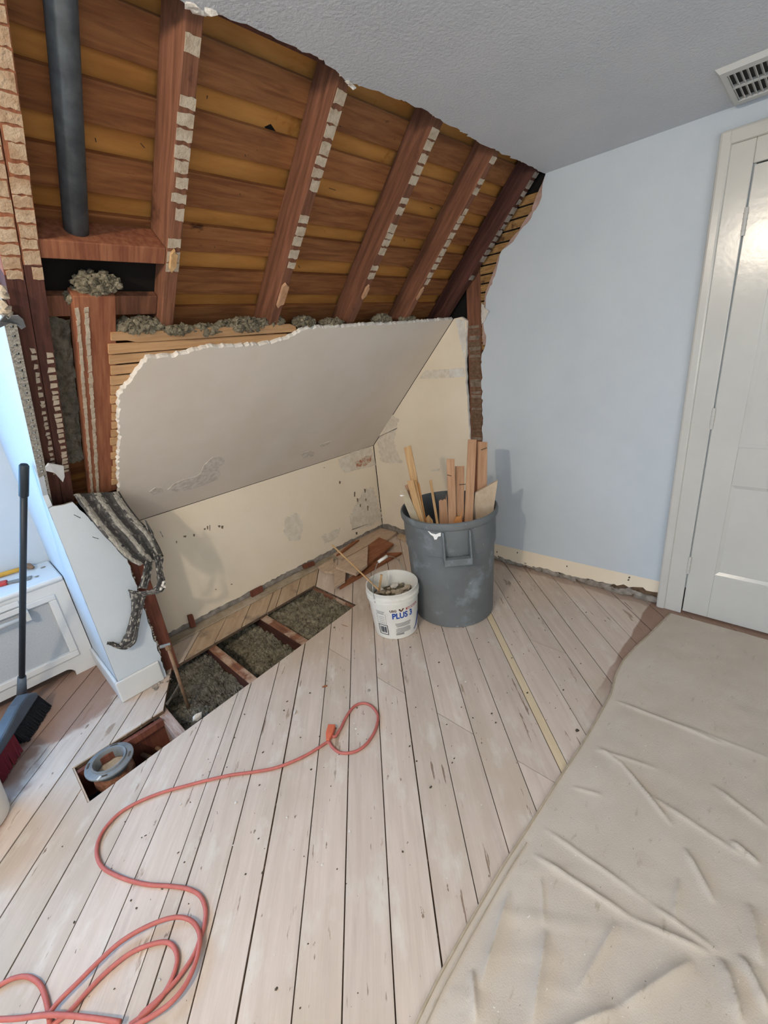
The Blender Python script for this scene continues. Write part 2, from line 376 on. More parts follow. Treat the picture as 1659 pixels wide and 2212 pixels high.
for gi in range(len(gaps)-1):
    v0, v1 = gaps[gi], gaps[gi+1]
    g0 = rnf.uniform(.0012, .0032); g1 = rnf.uniform(.0012, .0032)
    if abs(v0+.610) < .01 or abs(v1+.487) < .01: g1 = .0042
    pieces = []
    for rg_ in regions:
        p = clip(rg_, -uy, ux, -(v0+g0)); p = clip(p, uy, -ux, v1-g1) if p else p
        if len(p) >= 3: pieces.append(p)
    cuts = []
    for k, c in CUTS.items():
        if abs(k[0]-v0) < .002: cuts = c
    if cuts:
        q = []
        for p in pieces:
            for a in (clip(p, 1, 0, cuts[0]-.0015), clip(p, -1, 0, -cuts[0]-.0015)):
                if len(a) >= 3: q.append(a)
        pieces = q
    grp = list(range(len(pieces)))
    for i in range(len(pieces)):
        for j in range(i):
            sh = sum(on_edge(p, pieces[j]) for p in pieces[i]) + sum(on_edge(p, pieces[i]) for p in pieces[j])
            if sh >= 3:
                a, b = grp[i], grp[j]; grp = [b if g == a else g for g in grp]
    for g in sorted(set(grp)):
        mb = MB(); dz = rnf.uniform(-.0012, .0008); ar = 0; cy_ = cx_ = 0; allold = True; tongue = []
        for i, p in enumerate(pieces):
            if grp[i] != g: continue
            a = abs(sum(p[k][0]*p[(k+1) % len(p)][1]-p[(k+1) % len(p)][0]*p[k][1] for k in range(len(p))))/2
            if a < .0004: continue
            ar += a; cx_ = sum(q_[0] for q_ in p)/len(p); cy_ = sum(q_[1] for q_ in p)/len(p)
            allold = allold and min(q_[1] for q_ in p) > 2.25 and min(q_[0] for q_ in p) > .45
            mb.prism([(x, y, dz) for x, y in p], (0, 0, -.0065-dz))
            tongue.append(p)
        if ar < .001: continue
        for rg_ in regions:                       # tongue below the open part of the joint
            p = clip(rg_, -uy, ux, -(v0+.0002)); p = clip(p, uy, -ux, v1-.0002) if p else p
            if cuts: p = clip(p, 1, 0, cuts[0]-.0002) if sum(q_[0] for q_ in tongue[0])/len(tongue[0]) < cuts[0] else clip(p, -1, 0, -cuts[0]-.0002)
            if len(p) < 3: continue
            pc = (sum(q_[0] for q_ in p)/len(p), sum(q_[1] for q_ in p)/len(p))
            if min(abs(sum(q_[0] for q_ in t_)/len(t_)-pc[0])+abs(sum(q_[1] for q_ in t_)/len(t_)-pc[1]) for t_ in tongue) < .02:
                mb.prism([(x, y, -.0067) for x, y in p], (0, 0, -.0153), 1, 1)
        m_ = 'floor_wood'
        if allold: m_ = 'floor_old'
        if abs(v0-.552) < .01: m_ = 'floor_new'
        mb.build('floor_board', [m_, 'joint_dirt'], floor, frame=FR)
for x0, x1, y0 in ((.322, .366, -2.1), (.712, .757, -2.1), (1.066, 1.114, -2.1), (1.505, 1.55, -2.1), (1.95, 1.995, -2.1), (2.38, 2.425, -2.1)):
    MB().box((x0, y0, -.19), (x1, 2.57, -.0225)).build('floor_joist', 'joist_wood' if x0 > .5 else 'joist_pale', floor, bevel=.002)
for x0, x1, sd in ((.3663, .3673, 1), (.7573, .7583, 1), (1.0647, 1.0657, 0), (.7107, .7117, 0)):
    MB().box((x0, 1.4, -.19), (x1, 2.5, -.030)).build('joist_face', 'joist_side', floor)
MB().box((-.052, 1.74, -.15), (-.028, 1.98, -.004)).build('cleat', 'scrap_pale', floor)
MB().box((-.05, 1.955, -.17), (.345, 1.975, -.024)).build('header_board', 'brown_board', floor)
MB().box((-.03, 1.935, -.045), (.322, 1.955, -.012), T=Matrix.Identity(4)).build('header_ledger', 'brown_board', floor)
MB().box((-2.1, -2.3, -.30), (XR+.1, 3.1, -.28)).build('ceiling_below', 'dark_void', floor)
MB().box((.37, 2.50, -.28), (1.56, 2.56, -.025)).build('rim_plate', 'joist_side', floor)
# bare plate and broken plaster line at the foot of the knee wall
MB().box((.50, 2.465, .0005), (XR-.02, 2.546, .010)).build('sole_plate', 'plate_dust', floor, bevel=.003)

# loose insulation in the joist bays
def bay(name, x0, x1, y0, y1, z, amp, seed, label, m_='insulation', dips=()):
    nx, ny = 90, 110; mb = MB(); vs = []; fs = []; rb = random.Random(seed)
    for j in range(ny+1):
        for i in range(nx+1):
            x = x0+(x1-x0)*i/nx; y = y0+(y1-y0)*j/ny; p = Vector((x*9+seed, y*9, seed))
            h = noise.fractal(p, .9, 2.1, 5)*amp*.8 + abs(noise.noise(p*4))*amp*.6 - abs(noise.noise(p*9))*amp*.5 + noise.noise(p*22)*amp*.30
            for (dx, dy, r, k) in dips:
                h -= k*math.exp(-((x-dx)**2+(y-dy)**2)/r**2)
            vs.append((x, y, min(z+h, -.006)))
    for j in range(ny):
        for i in range(nx): a = j*(nx+1)+i; fs.append([a, a+1, a+nx+2, a+nx+1])
    mb.add(vs, fs)
    for k in range(420):
        q_ = Vector(vs[rb.randrange(len(vs))]); mb.lump(q_, rb.uniform(.003, .011), (1, 1, .8), rb.randint(0, 9999), jit=.5)
    o = mb.build(name, m_, None, frame=T(((x0+x1)/2, (y0+y1)/2, z-.05)))
    tag(o, label, 'insulation', kind='stuff'); return o
bay('loose_insulation', .371, .708, 1.66, 2.45, -.075, .03, 3, 'grey loose insulation in floor bay beside the painted wall end', 'insulation_dark', dips=((.45, 2.15, .10, .06), (.62, 1.95, .08, .03)))
bay('loose_insulation', .762, 1.062, 1.66, 2.49, -.10, .04, 11, 'grey loose insulation in the middle floor bay', 'insulation', dips=((.80, 2.25, .12, .07),))
bay('loose_insulation', 1.117, 1.503, 1.66, 2.49, -.05, .03, 23, 'grey loose insulation in floor bay nearest the white bucket', 'insulation')

# ================================================================ CEILING
ceiling = struct(empty('ceiling', (0, 0, 2.21)))
edge = [(-2.0, 1.13), (.25, 1.12)] + [tuple(fl(*p, 2.21)[:2]) for p in ((395, 4), (410, 18), (455, 29), (480, 33), (520, 50), (560, 66), (640, 102), (700, 130), (735, 162), (752, 182), (790, 190), (835, 206), (870, 216), (930, 246), (1000, 287), (1060, 320), (1120, 347), (1160, 366), (1178, 375))]
ed3 = torn([Vector((x, y, 2.21)) for x, y in edge], .007, .022, 5, (0, 0, 1))
rest = [Vector((XR, -2.2, 2.21)), Vector((-2, -2.2, 2.21))]
mb = MB(); mb.prism(ed3+rest, (0, 0, .022), 0, 1, inset=.0)
mb.build('ceiling_plaster', ['ceiling_paint', 'plaster_grey'], ceiling)
# torn lip of white plaster along the edge
mb = MB(); rn = random.Random(8)
for i in range(len(ed3)-1):
    a, b = ed3[i], ed3[i+1]
    if a.x < .5 or a.x > 2.44 or rn.random() < .62: continue
    mb.lump(a.lerp(b, .5)+Vector((0, .002, .004)), rn.uniform(.003, .007), (1.5, .8, .6), i)
for p in ((425, 22), (440, 30), (752, 178), (762, 188), (410, 10), (455, 27)):
    q = fl(*p, 2.209); mb.lump(q, .011, (1.4, .9, .45), int(p[0]), jit=.5)
mb.build('torn_lip', 'plaster_white', ceiling)
mb = MB()
for k in range(12): mb.box((-2, .62+k*.042, 2.2325), (XR, .655+k*.042, 2.24))
mb.build('ceiling_lath', 'rafter_dark', ceiling)
MB().box((-2, 1.13, 2.21), (.235, 3.0, 2.235)).build('dormer_ceiling', 'ceiling_paint', ceiling)

# ceiling register
vent = tag(empty('ceiling_vent', (2.25, .2, 2.21)), 'white metal air register on the ceiling above the door', 'vent')
mb = MB()
vx0, vx1, vy0, vy1 = 2.078, 2.440, .02, .398
ix0, ix1, iy0, iy1 = 2.125, 2.395, .07, .372
zt, zb = 2.2098, 2.196
def ring(o_, i_, z0, z1):
    a = [Vector((o_[0], o_[2], z0)), Vector((o_[1], o_[2], z0)), Vector((o_[1], o_[3], z0)), Vector((o_[0], o_[3], z0))]
    b = [Vector((i_[0], i_[2], z1)), Vector((i_[1], i_[2], z1)), Vector((i_[1], i_[3], z1)), Vector((i_[0], i_[3], z1))]
    return a, b
a, b = ring((vx0, vx1, vy0, vy1), (vx0+.012, vx1-.012, vy0+.012, vy1-.012), zt, zb)
c, d = ring((ix0, ix1, iy0, iy1), (ix0, ix1, iy0, iy1), zb, zt)
for P, Q in ((a, b), (b, c), (c, d)):
    for i in range(4): mb.add([P[i], P[(i+1) % 4], Q[(i+1) % 4], Q[i]], [[0, 3, 2, 1]])
mb.box((2.252, iy0, 2.198), (2.268, iy1, 2.208)); mb.build('frame', 'vent_white', vent)
MB().box((ix0, iy0, 2.2085), (ix1, iy1, 2.2096)).build('backing', 'vent_dark', vent)
for bx0, bx1 in ((ix0, 2.252), (2.268, ix1)):
    k = 0
    while iy0+k*.0165 < iy1-.004:
        y = iy0+k*.0165; k += 1
        MB().add([(bx0, y, 2.198), (bx1, y, 2.198), (bx1, y+.009, 2.2075), (bx0, y+.009, 2.2075), (bx0, y+.002, 2.198), (bx1, y+.002, 2.198), (bx1, y+.011, 2.2075), (bx0, y+.011, 2.2075)],
            [[0, 1, 2, 3], [7, 6, 5, 4], [0, 4, 5, 1], [1, 5, 6, 2], [2, 6, 7, 3], [3, 7, 4, 0]]).build('louver', 'vent_white', vent)

# ================================================================ ROOF FRAME
RO = .026                      # rafter undersides lie behind lath and plaster
roof = struct(empty('roof'))
def s_of(px, py, off=0): return sc(sl(px, py, off))[1]
# outer deck seen in the gaps, spaced sheathing boards, rafters
MB().box((.268, -.35, .158), (XR+.25, 2.75, .172), T=SLOPE).build('roof_deck', 'sheathing_orange', roof, frame=SLOPE)
k = 0
for k in range(-11, 6):
    s1 = 1.798 + .1545*k; s0 = s1-.094 + random.Random(k).uniform(-.006, .006)
    cuts = [.268, XR+.2]
    if k in (-2, 0, 3): cuts = [.268, 1.16, XR+.2]
    if k in (-4, 2): cuts = [.268, 1.63, XR+.2]
    for i in range(len(cuts)-1):
        MB().box((cuts[i]+.001, s0, .137), (cuts[i+1]-.001, s1, .1575), T=SLOPE).build('sheathing_board', 'sheathing_brown', roof, frame=SLOPE, bevel=.002)
def rafter(x0, x1, s0, s1, off0=RO, off1=.1365, m_='rafter_wood', marks=None, seed=0, name='rafter', pale='plaster_patch_tan', dense=False, split=None):
    mb = MB()
    if split: mb.box((x0, s0, off0), (x1, split, off1), 1, T=SLOPE).box((x0, split, off0), (x1, s1, off1), 0, T=SLOPE)
    else: mb.box((x0, s0, off0), (x1, s1, off1), T=SLOPE)
    o = mb.build(name, m_, roof, frame=SLOPE @ T(((x0+x1)/2, s0, off0)), bevel=0 if split else .004)
    if marks:
        rn = random.Random(seed); s = marks[0]
        while s < marks[1]:
            L_ = rn.uniform(.022, .036)
            if dense or rn.random() < .9:
                n = 5; pts = []
                e0, e1 = x0+rn.uniform(0, .005), x1-rn.uniform(0, .004)
                if rn.random() < .2: e0 += rn.uniform(.004, .014)
                for i in range(n): pts.append((e0+(e1-e0)*i/(n-1), s+rn.uniform(-.0025, .0025)))
                for i in range(n): pts.append((e1-(e1-e0)*i/(n-1), s+L_+rn.uniform(-.0025, .0025)))
                MB().prism([SP(x, y, off0-.0022) for x, y in pts], NRM*.0021).build('plaster_patch', pale, o, frame=SLOPE)
            s += L_+(rn.uniform(.004, .016) if not dense else rn.uniform(.003, .009))
    return o
rafter(.276, .3185, .25, 2.75, m_=['rafter_pale', 'rafter_dark'], split=1.37, marks=(1.36, 2.05), seed=1, dense=True, pale='lath_ghost')
rafter(.3205, .362, .25, 2.75, m_=['rafter_pale', 'rafter_dark'], split=1.40, marks=(1.36, 2.05), seed=2, dense=True, pale='lath_ghost')
rafter(.690, .735, -.2, 2.75, marks=(1.40, 1.985), seed=3)
rafter(1.142, 1.186, -.2, 2.75, marks=(1.43, 1.97), seed=4)
rafter(1.602, 1.648, -.2, 2.75, marks=(1.40, 1.985), seed=5)
rafter(2.030, 2.072, -.2, 2.75, marks=(1.38, 1.985), seed=6)
rafter(2.424, 2.470, -.2, 2.75, m_='rafter_dark', marks=(1.42, 1.97), seed=7, pale='plaster_grey')
# ragged fresh wood where the old studs were torn off the rafters
for (x0, x1, s, seed) in ((1.150, 1.182, 1.315, 1), (1.618, 1.640, 1.335, 2), (2.034, 2.052, 1.33, 3), (.70, .722, 1.435, 4)):
    rn = random.Random(seed)
    L_ = .085 if seed == 1 else .05
    pts = [SP(x0, s-L_/2, RO-.010), SP(x0+.008, s-L_/2-.012, RO-.010), SP(x0+.014, s-L_/2, RO-.010), SP(x1, s-L_/2+.006, RO-.010), SP(x1, s+L_/2, RO-.010), SP(x1-.008, s+L_/2+.004, RO-.010), SP(x0+.012, s+L_/2+.014, RO-.010), SP(x0, s+L_/2, RO-.010)]
    MB().prism(pts, NRM*.0098, inset=.0015).build('torn_splinter', 'slat_pink' if seed != 4 else 'slat_wood', roof)
# blocking between the doubled rafter and the next one
def blk(y0, y1, off0, off1, m_, x0=.3625, x1=.6895):
    MB().box((x0, y0, off0), (x1, y1, off1), T=SLOPE).build('blocking', m_, roof, frame=SLOPE, bevel=.003)
b0, b1 = s_of(230, 566, RO), s_of(230, 528, RO)
blk(b0, b1, RO+.002, RO+.10, 'rafter_pale')
blk(s_of(300, 680, .06), s_of(300, 640, .06), .06, .12, 'rafter_wood')
MB().box((.3625, s_of(300, 640, .06), .085), (.6895, b0, .135), T=SLOPE).build('bay_dark_sheet', 'dark_void', roof, frame=SLOPE)  # near-black sheet paints in the dark recess between the two blocks
# flat jack board left of the torn plaster
f0 = s_of(215, 1068, RO); f1 = s_of(210, 640, RO)
jack = MB().box((.428, f0, RO), (.545, f1, RO+.042), T=SLOPE).build('jack_board', 'rafter_pale', roof, frame=SLOPE @ T((.48, f0, RO)), bevel=.003)
rn = random.Random(31)
for (c0, c1, a0, a1, m_) in ((.429, .443, f0, f1-.05, 'plaster_patch_tan'), (.452, .468, f0, f1-.05, 'plaster_patch_tan')):
    s = a0
    while s < a1:
        L_ = rn.uniform(.016, .03)
        MB().prism([SP(c0+rn.uniform(0, .004), s, RO-.002), SP(c1-rn.uniform(0, .004), s+rn.uniform(-.003, .006), RO-.002), SP(c1-rn.uniform(0, .004), s+L_+.003, RO-.002), SP(c0+rn.uniform(0, .004), s+L_, RO-.002)], NRM*.0019).build('plaster_patch', m_, jack, frame=SLOPE)
        s += L_+rn.uniform(.0, .003)
# plaster dabs low on the doubled rafter
d2 = rn
for xa, xb, raf in ((.300, .316, 0), (.336, .360, 1)):
    s = .50; mb = MB()
    while s < 1.12:
        L_ = rn.uniform(.012, .022)
        mb.prism([SP(xa+rn.uniform(0, .006), s, RO-.002), SP(xb-rn.uniform(0, .003), s+.003, RO-.002), SP(xb-rn.uniform(0, .003), s+L_, RO-.002), SP(xa+rn.uniform(0, .006), s+L_+.003, RO-.002)], NRM*.0019); s += L_+rn.uniform(.002, .02)
    o = mb.build('plaster_dabs', 'plaster_patch_tan', roof, frame=SLOPE); o['kind'] = 'stuff'
mb = MB(); rnn = random.Random(88)
for k in range(60):
    x_ = rnn.uniform(.4, 2.4); s_ = rnn.uniform(1.2, 1.95); L_ = rnn.uniform(.012, .035)
    a_ = SP(x_, s_, .158); mb.tube([a_, a_-NRM*L_*.8+Vector((rnn.uniform(-.5, .5), 0, 0))*L_+TUP*rnn.uniform(-.3, .3)*L_], .0011, 5)
o = mb.build('nail_points', 'chip_dark', roof); o['kind'] = 'stuff'
MB().prism([SP(1.03, 1.80, .1565), SP(1.05, 1.812, .1565), SP(1.14, 1.755, .1565), SP(1.14, 1.735, .1565)], NRM*.0012-Vector((0, 0, .0))).build('deck_crack', 'dark_void', roof)
# vent pipe in the bay
pp = [SP(.468, s_of(165, 520, .075), .082), SP(.472, 2.6, .082)]
o = MB().tube(pp, .030, 20).build('vent_pipe', 'pipe_iron', None, frame=T(pp[0]), smooth=True)
tag(o, 'grey iron vent pipe running up between the exposed rafters', 'pipe')
# fluffy insulation on the roof side
def fluff(cl, label, m_='insulation', seed=0, r=(.006, .014)):
    rn = random.Random(seed); mb = MB(); n = 0
    for (c, ext, cnt) in cl:
        mb.lump(c, 1, (ext[0]*.85, ext[1]*.85, ext[2]*.85), seed, sub=3, jit=.12)
        for i in range(cnt):
            d = Vector((rn.gauss(0, 1), rn.gauss(0, 1), rn.gauss(0, 1))).normalized(); k = rn.uniform(.72, 1.02)
            mb.lump(Vector(c)+Vector((d.x*ext[0]*k, d.y*ext[1]*k, d.z*ext[2]*k)), rn.uniform(*r), (1, 1, .8), rn.randint(0, 9999), jit=.45)
    base = Vector(cl[0][0])
    o = mb.build('roof_insulation', m_, None, frame=T(base)); tag(o, label, 'insulation', kind='stuff'); return o
g = sl(210, 612, .055)
fluff([(g, (.065, .03, .03), 260), (sl(165, 640, .06), (.03, .025, .02), 60)], 'clump of grey insulation on top of the flat sawn-off board', seed=1)
fluff([(sl(302, 704, .045), (.080, .035, .026), 330), (sl(385, 712, .012), (.045, .02, .014), 90)], 'grey insulation beside the sawn-off board above the lath', seed=2)
fluff([(sl(525, 702, .045), (.12, .04, .026), 420), (sl(440, 712, .04), (.07, .03, .018), 140), (sl(590, 697, .05), (.05, .03, .022), 120)], 'long heap of grey insulation between first and second whole rafters', seed=3)
fluff([(sl(655, 697, .045), (.06, .03, .024), 200), (sl(715, 698, .04), (.08, .025, .018), 140)], 'small heap of grey insulation between second and third rafters', seed=4)
fluff([(sl(825, 689, .04), (.07, .025, .022), 170), (sl(880, 689, .035), (.06, .02, .012), 90)], 'small heap of grey insulation near the right wall on torn plaster', seed=5)
mb = MB(); rn = random.Random(77); sA, sB = s_of(180, 1000, .06), s_of(140, 690, .06)
vs = []; fs = []; nx, ny = 16, 70
for j in range(ny+1):
    for i in range(nx+1):
        x = .3625+(.4275-.3625)*i/nx; s = sA+(sB-sA)*j/ny; p = Vector((x*30, s*14, 3)); h = noise.fractal(p, .9, 2, 4)*.016+noise.noise(p*4)*.006
        vs.append(SP(x, s, .07-h))
for j in range(ny):
    for i in range(nx): a = j*(nx+1)+i; fs.append([a, a+1, a+nx+2, a+nx+1])
mb.add(vs, fs); o = mb.build('roof_insulation', 'insulation_dark', None, frame=T(SP(.39, sA, .07)), smooth=True)
tag(o, 'dark dusty insulation packed between doubled rafter and flat board', 'insulation', kind='stuff')

# ================================================================ SLOPED PLASTER AND LATH
slope_c = struct(empty('ceiling_slope', (.5, 2.5, .78)))
out = [(262, 1104), (257, 1060), (254, 1000), (259, 955), (255, 900), (256, 852), (270, 838), (290, 812), (306, 790), (318, 773), (345, 771), (372, 771), (410, 760), (460, 748), (505, 748), (555, 745), (592, 740), (622, 731), (645, 719), (663, 710), (700, 708), (760, 704), (820, 701), (880, 697), (930, 693), (978, 689)]
top3 = torn([sl(*p) for p in out], .0045, .012, 9, NRM)
bot = [SP(XR-.001, sc(sl(978, 689))[1]), SP(XR-.001, -.028), SP(.60, -.028)]
MB().prism(top3+bot, NRM*.018, 0, 1, inset=.0036).build('plaster_sheet', ['plaster_taupe', 'plaster_white'], slope_c)
s = 1.178; i = 0; rn = random.Random(12)
while s > .33:
    wd = rn.uniform(.036, .040); x1 = 1.30 if i < 2 else .95
    x0 = .522 + rn.uniform(-.006, .004)
    if i == 0:
        pts = [SP(x0+.004, s, .0185), SP(x0+.004, s-.030, .0185), SP(.575, s-.031, .0185), SP(.61, s-.043, .0185), SP(x1, s-.04, .0185), SP(x1-.02, s-.012, .0185), SP(x1-.05, s-.002, .0185)]
    elif i == 1: pts = [SP(x0, s, .0185), SP(x0, s-wd, .0185), SP(x1-.05, s-wd, .0185), SP(x1-.05, s-.006, .0185), SP(.63, s-.001, .0185)]
    else: pts = [SP(x0, s, .0185), SP(x0, s-wd, .0185), SP(x1, s-wd, .0185), SP(x1, s, .0185)]
    MB().prism(pts, NRM*.007).build('lath', 'lath_wood', slope_c, frame=SLOPE)
    s -= .0475 if i != 0 else .046; i += 1
# patch of flaked paint on the sloped plaster
rn = random.Random(3)
PN = 0
def patch(pts, ext, m_, name, parent, amp=.004, step=.012, seed=1):
    global PN
    PN += 1; ext = Vector(ext)*(1+.35*(PN % 5))
    c = torn(pts+[pts[0]], amp, step, seed, Vector(ext))[:-1]
    return MB().prism([p-Vector(ext) for p in c], ext).build(name, m_, parent)
fp = [(362, 1057), (375, 1045), (395, 1036), (420, 1030), (432, 1024), (440, 1005), (458, 988), (472, 986), (486, 990), (483, 1003), (470, 1012), (476, 1022), (470, 1035), (440, 1048), (405, 1058), (380, 1062)]
patch([sl(*p) for p in fp], NRM*.0012, 'flaked', 'flaked_patch', slope_c, .002, .02)
for pts in ([(322, 1062), (335, 1053), (350, 1054), (352, 1062), (330, 1068)], [(650, 980), (668, 974), (678, 977), (676, 985), (655, 990)], [(690, 960), (715, 952), (712, 958), (693, 966)]):
    patch([sl(*p) for p in pts], NRM*.0012, 'flaked', 'flaked_patch', slope_c, .002, .01)

# ================================================================ KNEE WALL
wall_back = struct(empty('wall_back', (1.5, YK, 0)))
zt = .777-M*(YK-2.523)
kb = torn([Vector((XR-.002, YK, .052)), Vector((1.6, YK, .050)), Vector((.9, YK, .044)), (Vector((.47, YK, .040)))], .006, .02, 15, (0, 1, 0))
MB().prism(kb+[Vector((.47, YK, zt)), Vector((XR-.002, YK, zt))], (0, .02, 0), 0, 1).build('plaster_sheet', ['cream_wall', 'plaster_grey'], wall_back)
MB().box((.47, YK+.008, -.02), (XR+.03, YK+.03, .06)).build('bare_foot', 'plaster_grey', wall_back)
MB().box((.30, YK+.045, -.29), (XR+.03, YK+.06, .9)).build('wall_backing', 'dark_void', wall_back)
def kpatch(pts, m_, name='worn_patch', seed=1, amp=.004, step=.012): return patch([yw(*p) for p in pts], Vector((0, .0012, 0)), m_, name, wall_back, amp, step, seed)
kpatch([(730, 992), (765, 975), (800, 965), (808, 985), (812, 1005), (790, 1010), (768, 1016), (745, 1022), (735, 1010)], 'chip_worn', seed=2)
kpatch([(766, 998), (780, 993), (790, 985), (803, 983), (800, 998), (790, 1005), (770, 1010)], 'rust_brick', 'bare_patch', seed=3)
kpatch([(778, 1075), (790, 1055), (806, 1052), (814, 1080), (824, 1110), (822, 1126), (790, 1138), (760, 1145), (755, 1120), (765, 1095)], 'chip_worn', seed=4, amp=.012)
kpatch([(615, 1120), (640, 1108), (655, 1130), (648, 1165), (625, 1170), (612, 1150)], 'chip_worn', seed=5, amp=.008)
kpatch([(693, 1158), (735, 1140), (730, 1160), (700, 1176)], 'chip_worn', seed=6, amp=.008)
mb = MB(); rn = random.Random(9)
for (px, py, a, b) in ((381, 1171, 3, 5), (399, 1159, 8, 3), (419, 1156, 5, 7), (442, 1143, 6, 4), (448, 1140, 3, 8), (453, 1140, 2, 14), (473, 1137, 7, 6), (480, 1139, 5, 6), (734, 1042, 6, 8), (788, 1060, 6, 10), (790, 1080, 5, 6), (794, 1098, 3, 14), (700, 1010, 3, 2), (766, 1068, 3, 12), (772, 1080, 3, 12), (778, 1092, 3, 10), (770, 1152, 4, 8), (466, 1273, 4, 3), (500, 1262, 5, 2), (820, 1008, 6, 5), (808, 962, 6, 8)):
    a *= rn.uniform(.6, 1); b *= rn.uniform(.6, 1)
    pts = [yw(px-a/2, py-b/2), yw(px+a/2, py-b/2+rn.uniform(-1, 1)), yw(px+a/2*rn.uniform(.5, 1), py+b/2), yw(px-a/2*rn.uniform(.3, 1), py+b/2)]
    mb.prism([p-Vector((0, .0022, 0)) for p in pts], (0, .0021, 0))
o = mb.build('nail_holes', 'chip_brown', wall_back); o['kind'] = 'stuff'
for pts in ([(414, 1355), (424, 1352), (431, 1376), (420, 1380)], [(545, 1288), (569, 1275), (571, 1286), (547, 1299)], [(658, 1236), (681, 1227), (683, 1234), (661, 1243)]):
    P = [yw(*p, 2.515) for p in pts]; z0 = min(p.z for p in P); off = Vector((0, 0, max(0, .012-z0)))
    MB().prism([p+off for p in P], (0, .02, 0)).build('nailing_block', 'brown_board', wall_back)

# ================================================================ RIGHT WALL
wall_right = struct(empty('wall_right', (XR, 1, 0)))
P_ = lambda y, z, x=XR: Vector((x, y, z))
le = [P_(1.128, 2.21), P_(1.145, 2.15), P_(1.158, 2.092), P_(1.20, 2.04), P_(1.244, 2.011), P_(1.30, 1.955), P_(1.365, 1.929), P_(1.40, 1.84), P_(1.43, 1.77), P_(1.47, 1.714), P_(1.478, 1.64), P_(1.492, 1.567), P_(1.474, 1.50), P_(1.48, 1.45), P_(1.508, 1.40), P_(1.512, 1.303), P_(1.514, .867), P_(1.512, .30), P_(1.51, .128)]
le = torn(le, .006, .02, 21, (1, 0, 0))
bl = [P_(1.0, .136), P_(.30, .150)]
MB().prism(le+bl+[P_(.30, 2.14), P_(-.52, 2.14), P_(-.52, .15), P_(-2.2, .15), P_(-2.2, 2.21)], (.02, 0, 0), 0, 1, inset=0).build('blue_plaster', ['blue_paint', 'plaster_white'], wall_right)
# older coat showing past the torn edge
pk = torn([P_(1.135, 2.20, XR+.004), P_(1.175, 2.13, XR+.004), P_(1.20, 2.07, XR+.004), P_(1.27, 2.0, XR+.004), P_(1.33, 1.955, XR+.004), P_(1.39, 1.905, XR+.004), P_(1.43, 1.82, XR+.004), P_(1.475, 1.74, XR+.004), P_(1.495, 1.66, XR+.004), P_(1.505, 1.56, XR+.004), P_(1.50, 1.45, XR+.004), P_(1.40, 1.45, XR+.004), P_(1.1, 1.9, XR+.004), P_(1.05, 2.2, XR+.004)], .006, .025, 22, (1, 0, 0))
MB().prism(pk, (.012, 0, 0)).build('undercoat', 'plaster_pink', wall_right)
mb = MB(); rn = random.Random(5)
for k in range(16):
    z = 1.42+k*.046
    y1 = min(1.53, 2.523-(z-.777)/M+.05)
    MB().box((XR+.017, 1.0, z), (XR+.024, y1, z+.038)).build('lath', 'lath_old', wall_right, frame=Matrix.Rotation(R(90), 4, 'Z'))
cr = [P_(1.612, .035), P_(1.612, .86), P_(1.628, 1.308), P_(1.604, 1.60), P_(1.645, 1.625)]
cr = torn(cr, .004, .025, 23, (1, 0, 0))
cb = torn([P_(2.54, .05), P_(2.2, .06), P_(2.0, .045), P_(1.612, .035)], .012, .05, 24, (1, 0, 0))
ztop = lambda y: .777+M*(2.523-y)-.002
MB().prism(cr+[P_(1.70, ztop(1.70)), P_(2.54, ztop(2.54))]+cb[:-1], (.02, 0, 0), 0, 1, inset=.003).build('cream_plaster', ['cream_wall', 'plaster_white'], wall_right)
def rpatch(pts, m_='plaster_white', seed=1, amp=.006, name='worn_patch'):
    return patch([rw(*p) for p in pts], Vector((.0012, 0, 0)), m_, name, wall_right, amp, .012, seed)
rpatch([(985, 690), (1004, 690), (1007, 740), (1003, 775), (997, 750), (990, 720)], seed=3)
rpatch([(918, 800), (960, 797), (1003, 795), (1005, 812), (965, 817), (905, 818)], 'chip_worn', seed=4, amp=.002)
rpatch([(970, 798), (1003, 795), (1005, 814), (972, 814)], seed=5, amp=.002)
rpatch([(815, 955), (830, 920), (848, 895), (862, 905), (850, 950), (862, 985), (870, 1000), (840, 1000), (822, 995)], 'chip_worn', seed=6, amp=.012)
rpatch([(930, 1015), (950, 1012), (948, 1017), (932, 1018)], 'chip_worn', seed=7, amp=.002)
MB().box((XR+.010, 1.60, -.02), (XR+.0255, 2.55, .09)).build('bare_foot', 'plaster_grey', wall_right)
# stud stripe left by the removed partition
stud = MB().box((XR+.012, 1.516, 0), (XR+.05, 1.61, 2.523)).build('partition_stud', 'rafter_wood', wall_right, frame=T((XR, 1.56, 0)) @ Matrix.Rotation(R(90), 4, 'X'))
rn = random.Random(41); z = .86; k = 0
while z < 1.56:
    h = rn.uniform(.012, .03)
    MB().prism([P_(1.518+rn.uniform(0, .01), z, XR+.009), P_(1.606-rn.uniform(0, .012), z+rn.uniform(-.003, .003), XR+.009), P_(1.606-rn.uniform(0, .012), z+h, XR+.009), P_(1.518+rn.uniform(0, .01), z+h+rn.uniform(-.003, .003), XR+.009)], (.003, 0, 0)).build('plaster_ridge', rn.choice(('ridge_brown', 'ridge_grey', 'ridge_brown')), stud, frame=Matrix())
    z += h+rn.uniform(.002, .008)
MB().box((XR+.026, -2.2, -.29), (XR+.08, 2.65, 2.6)).build('wall_backing', 'dark_void', wall_right)
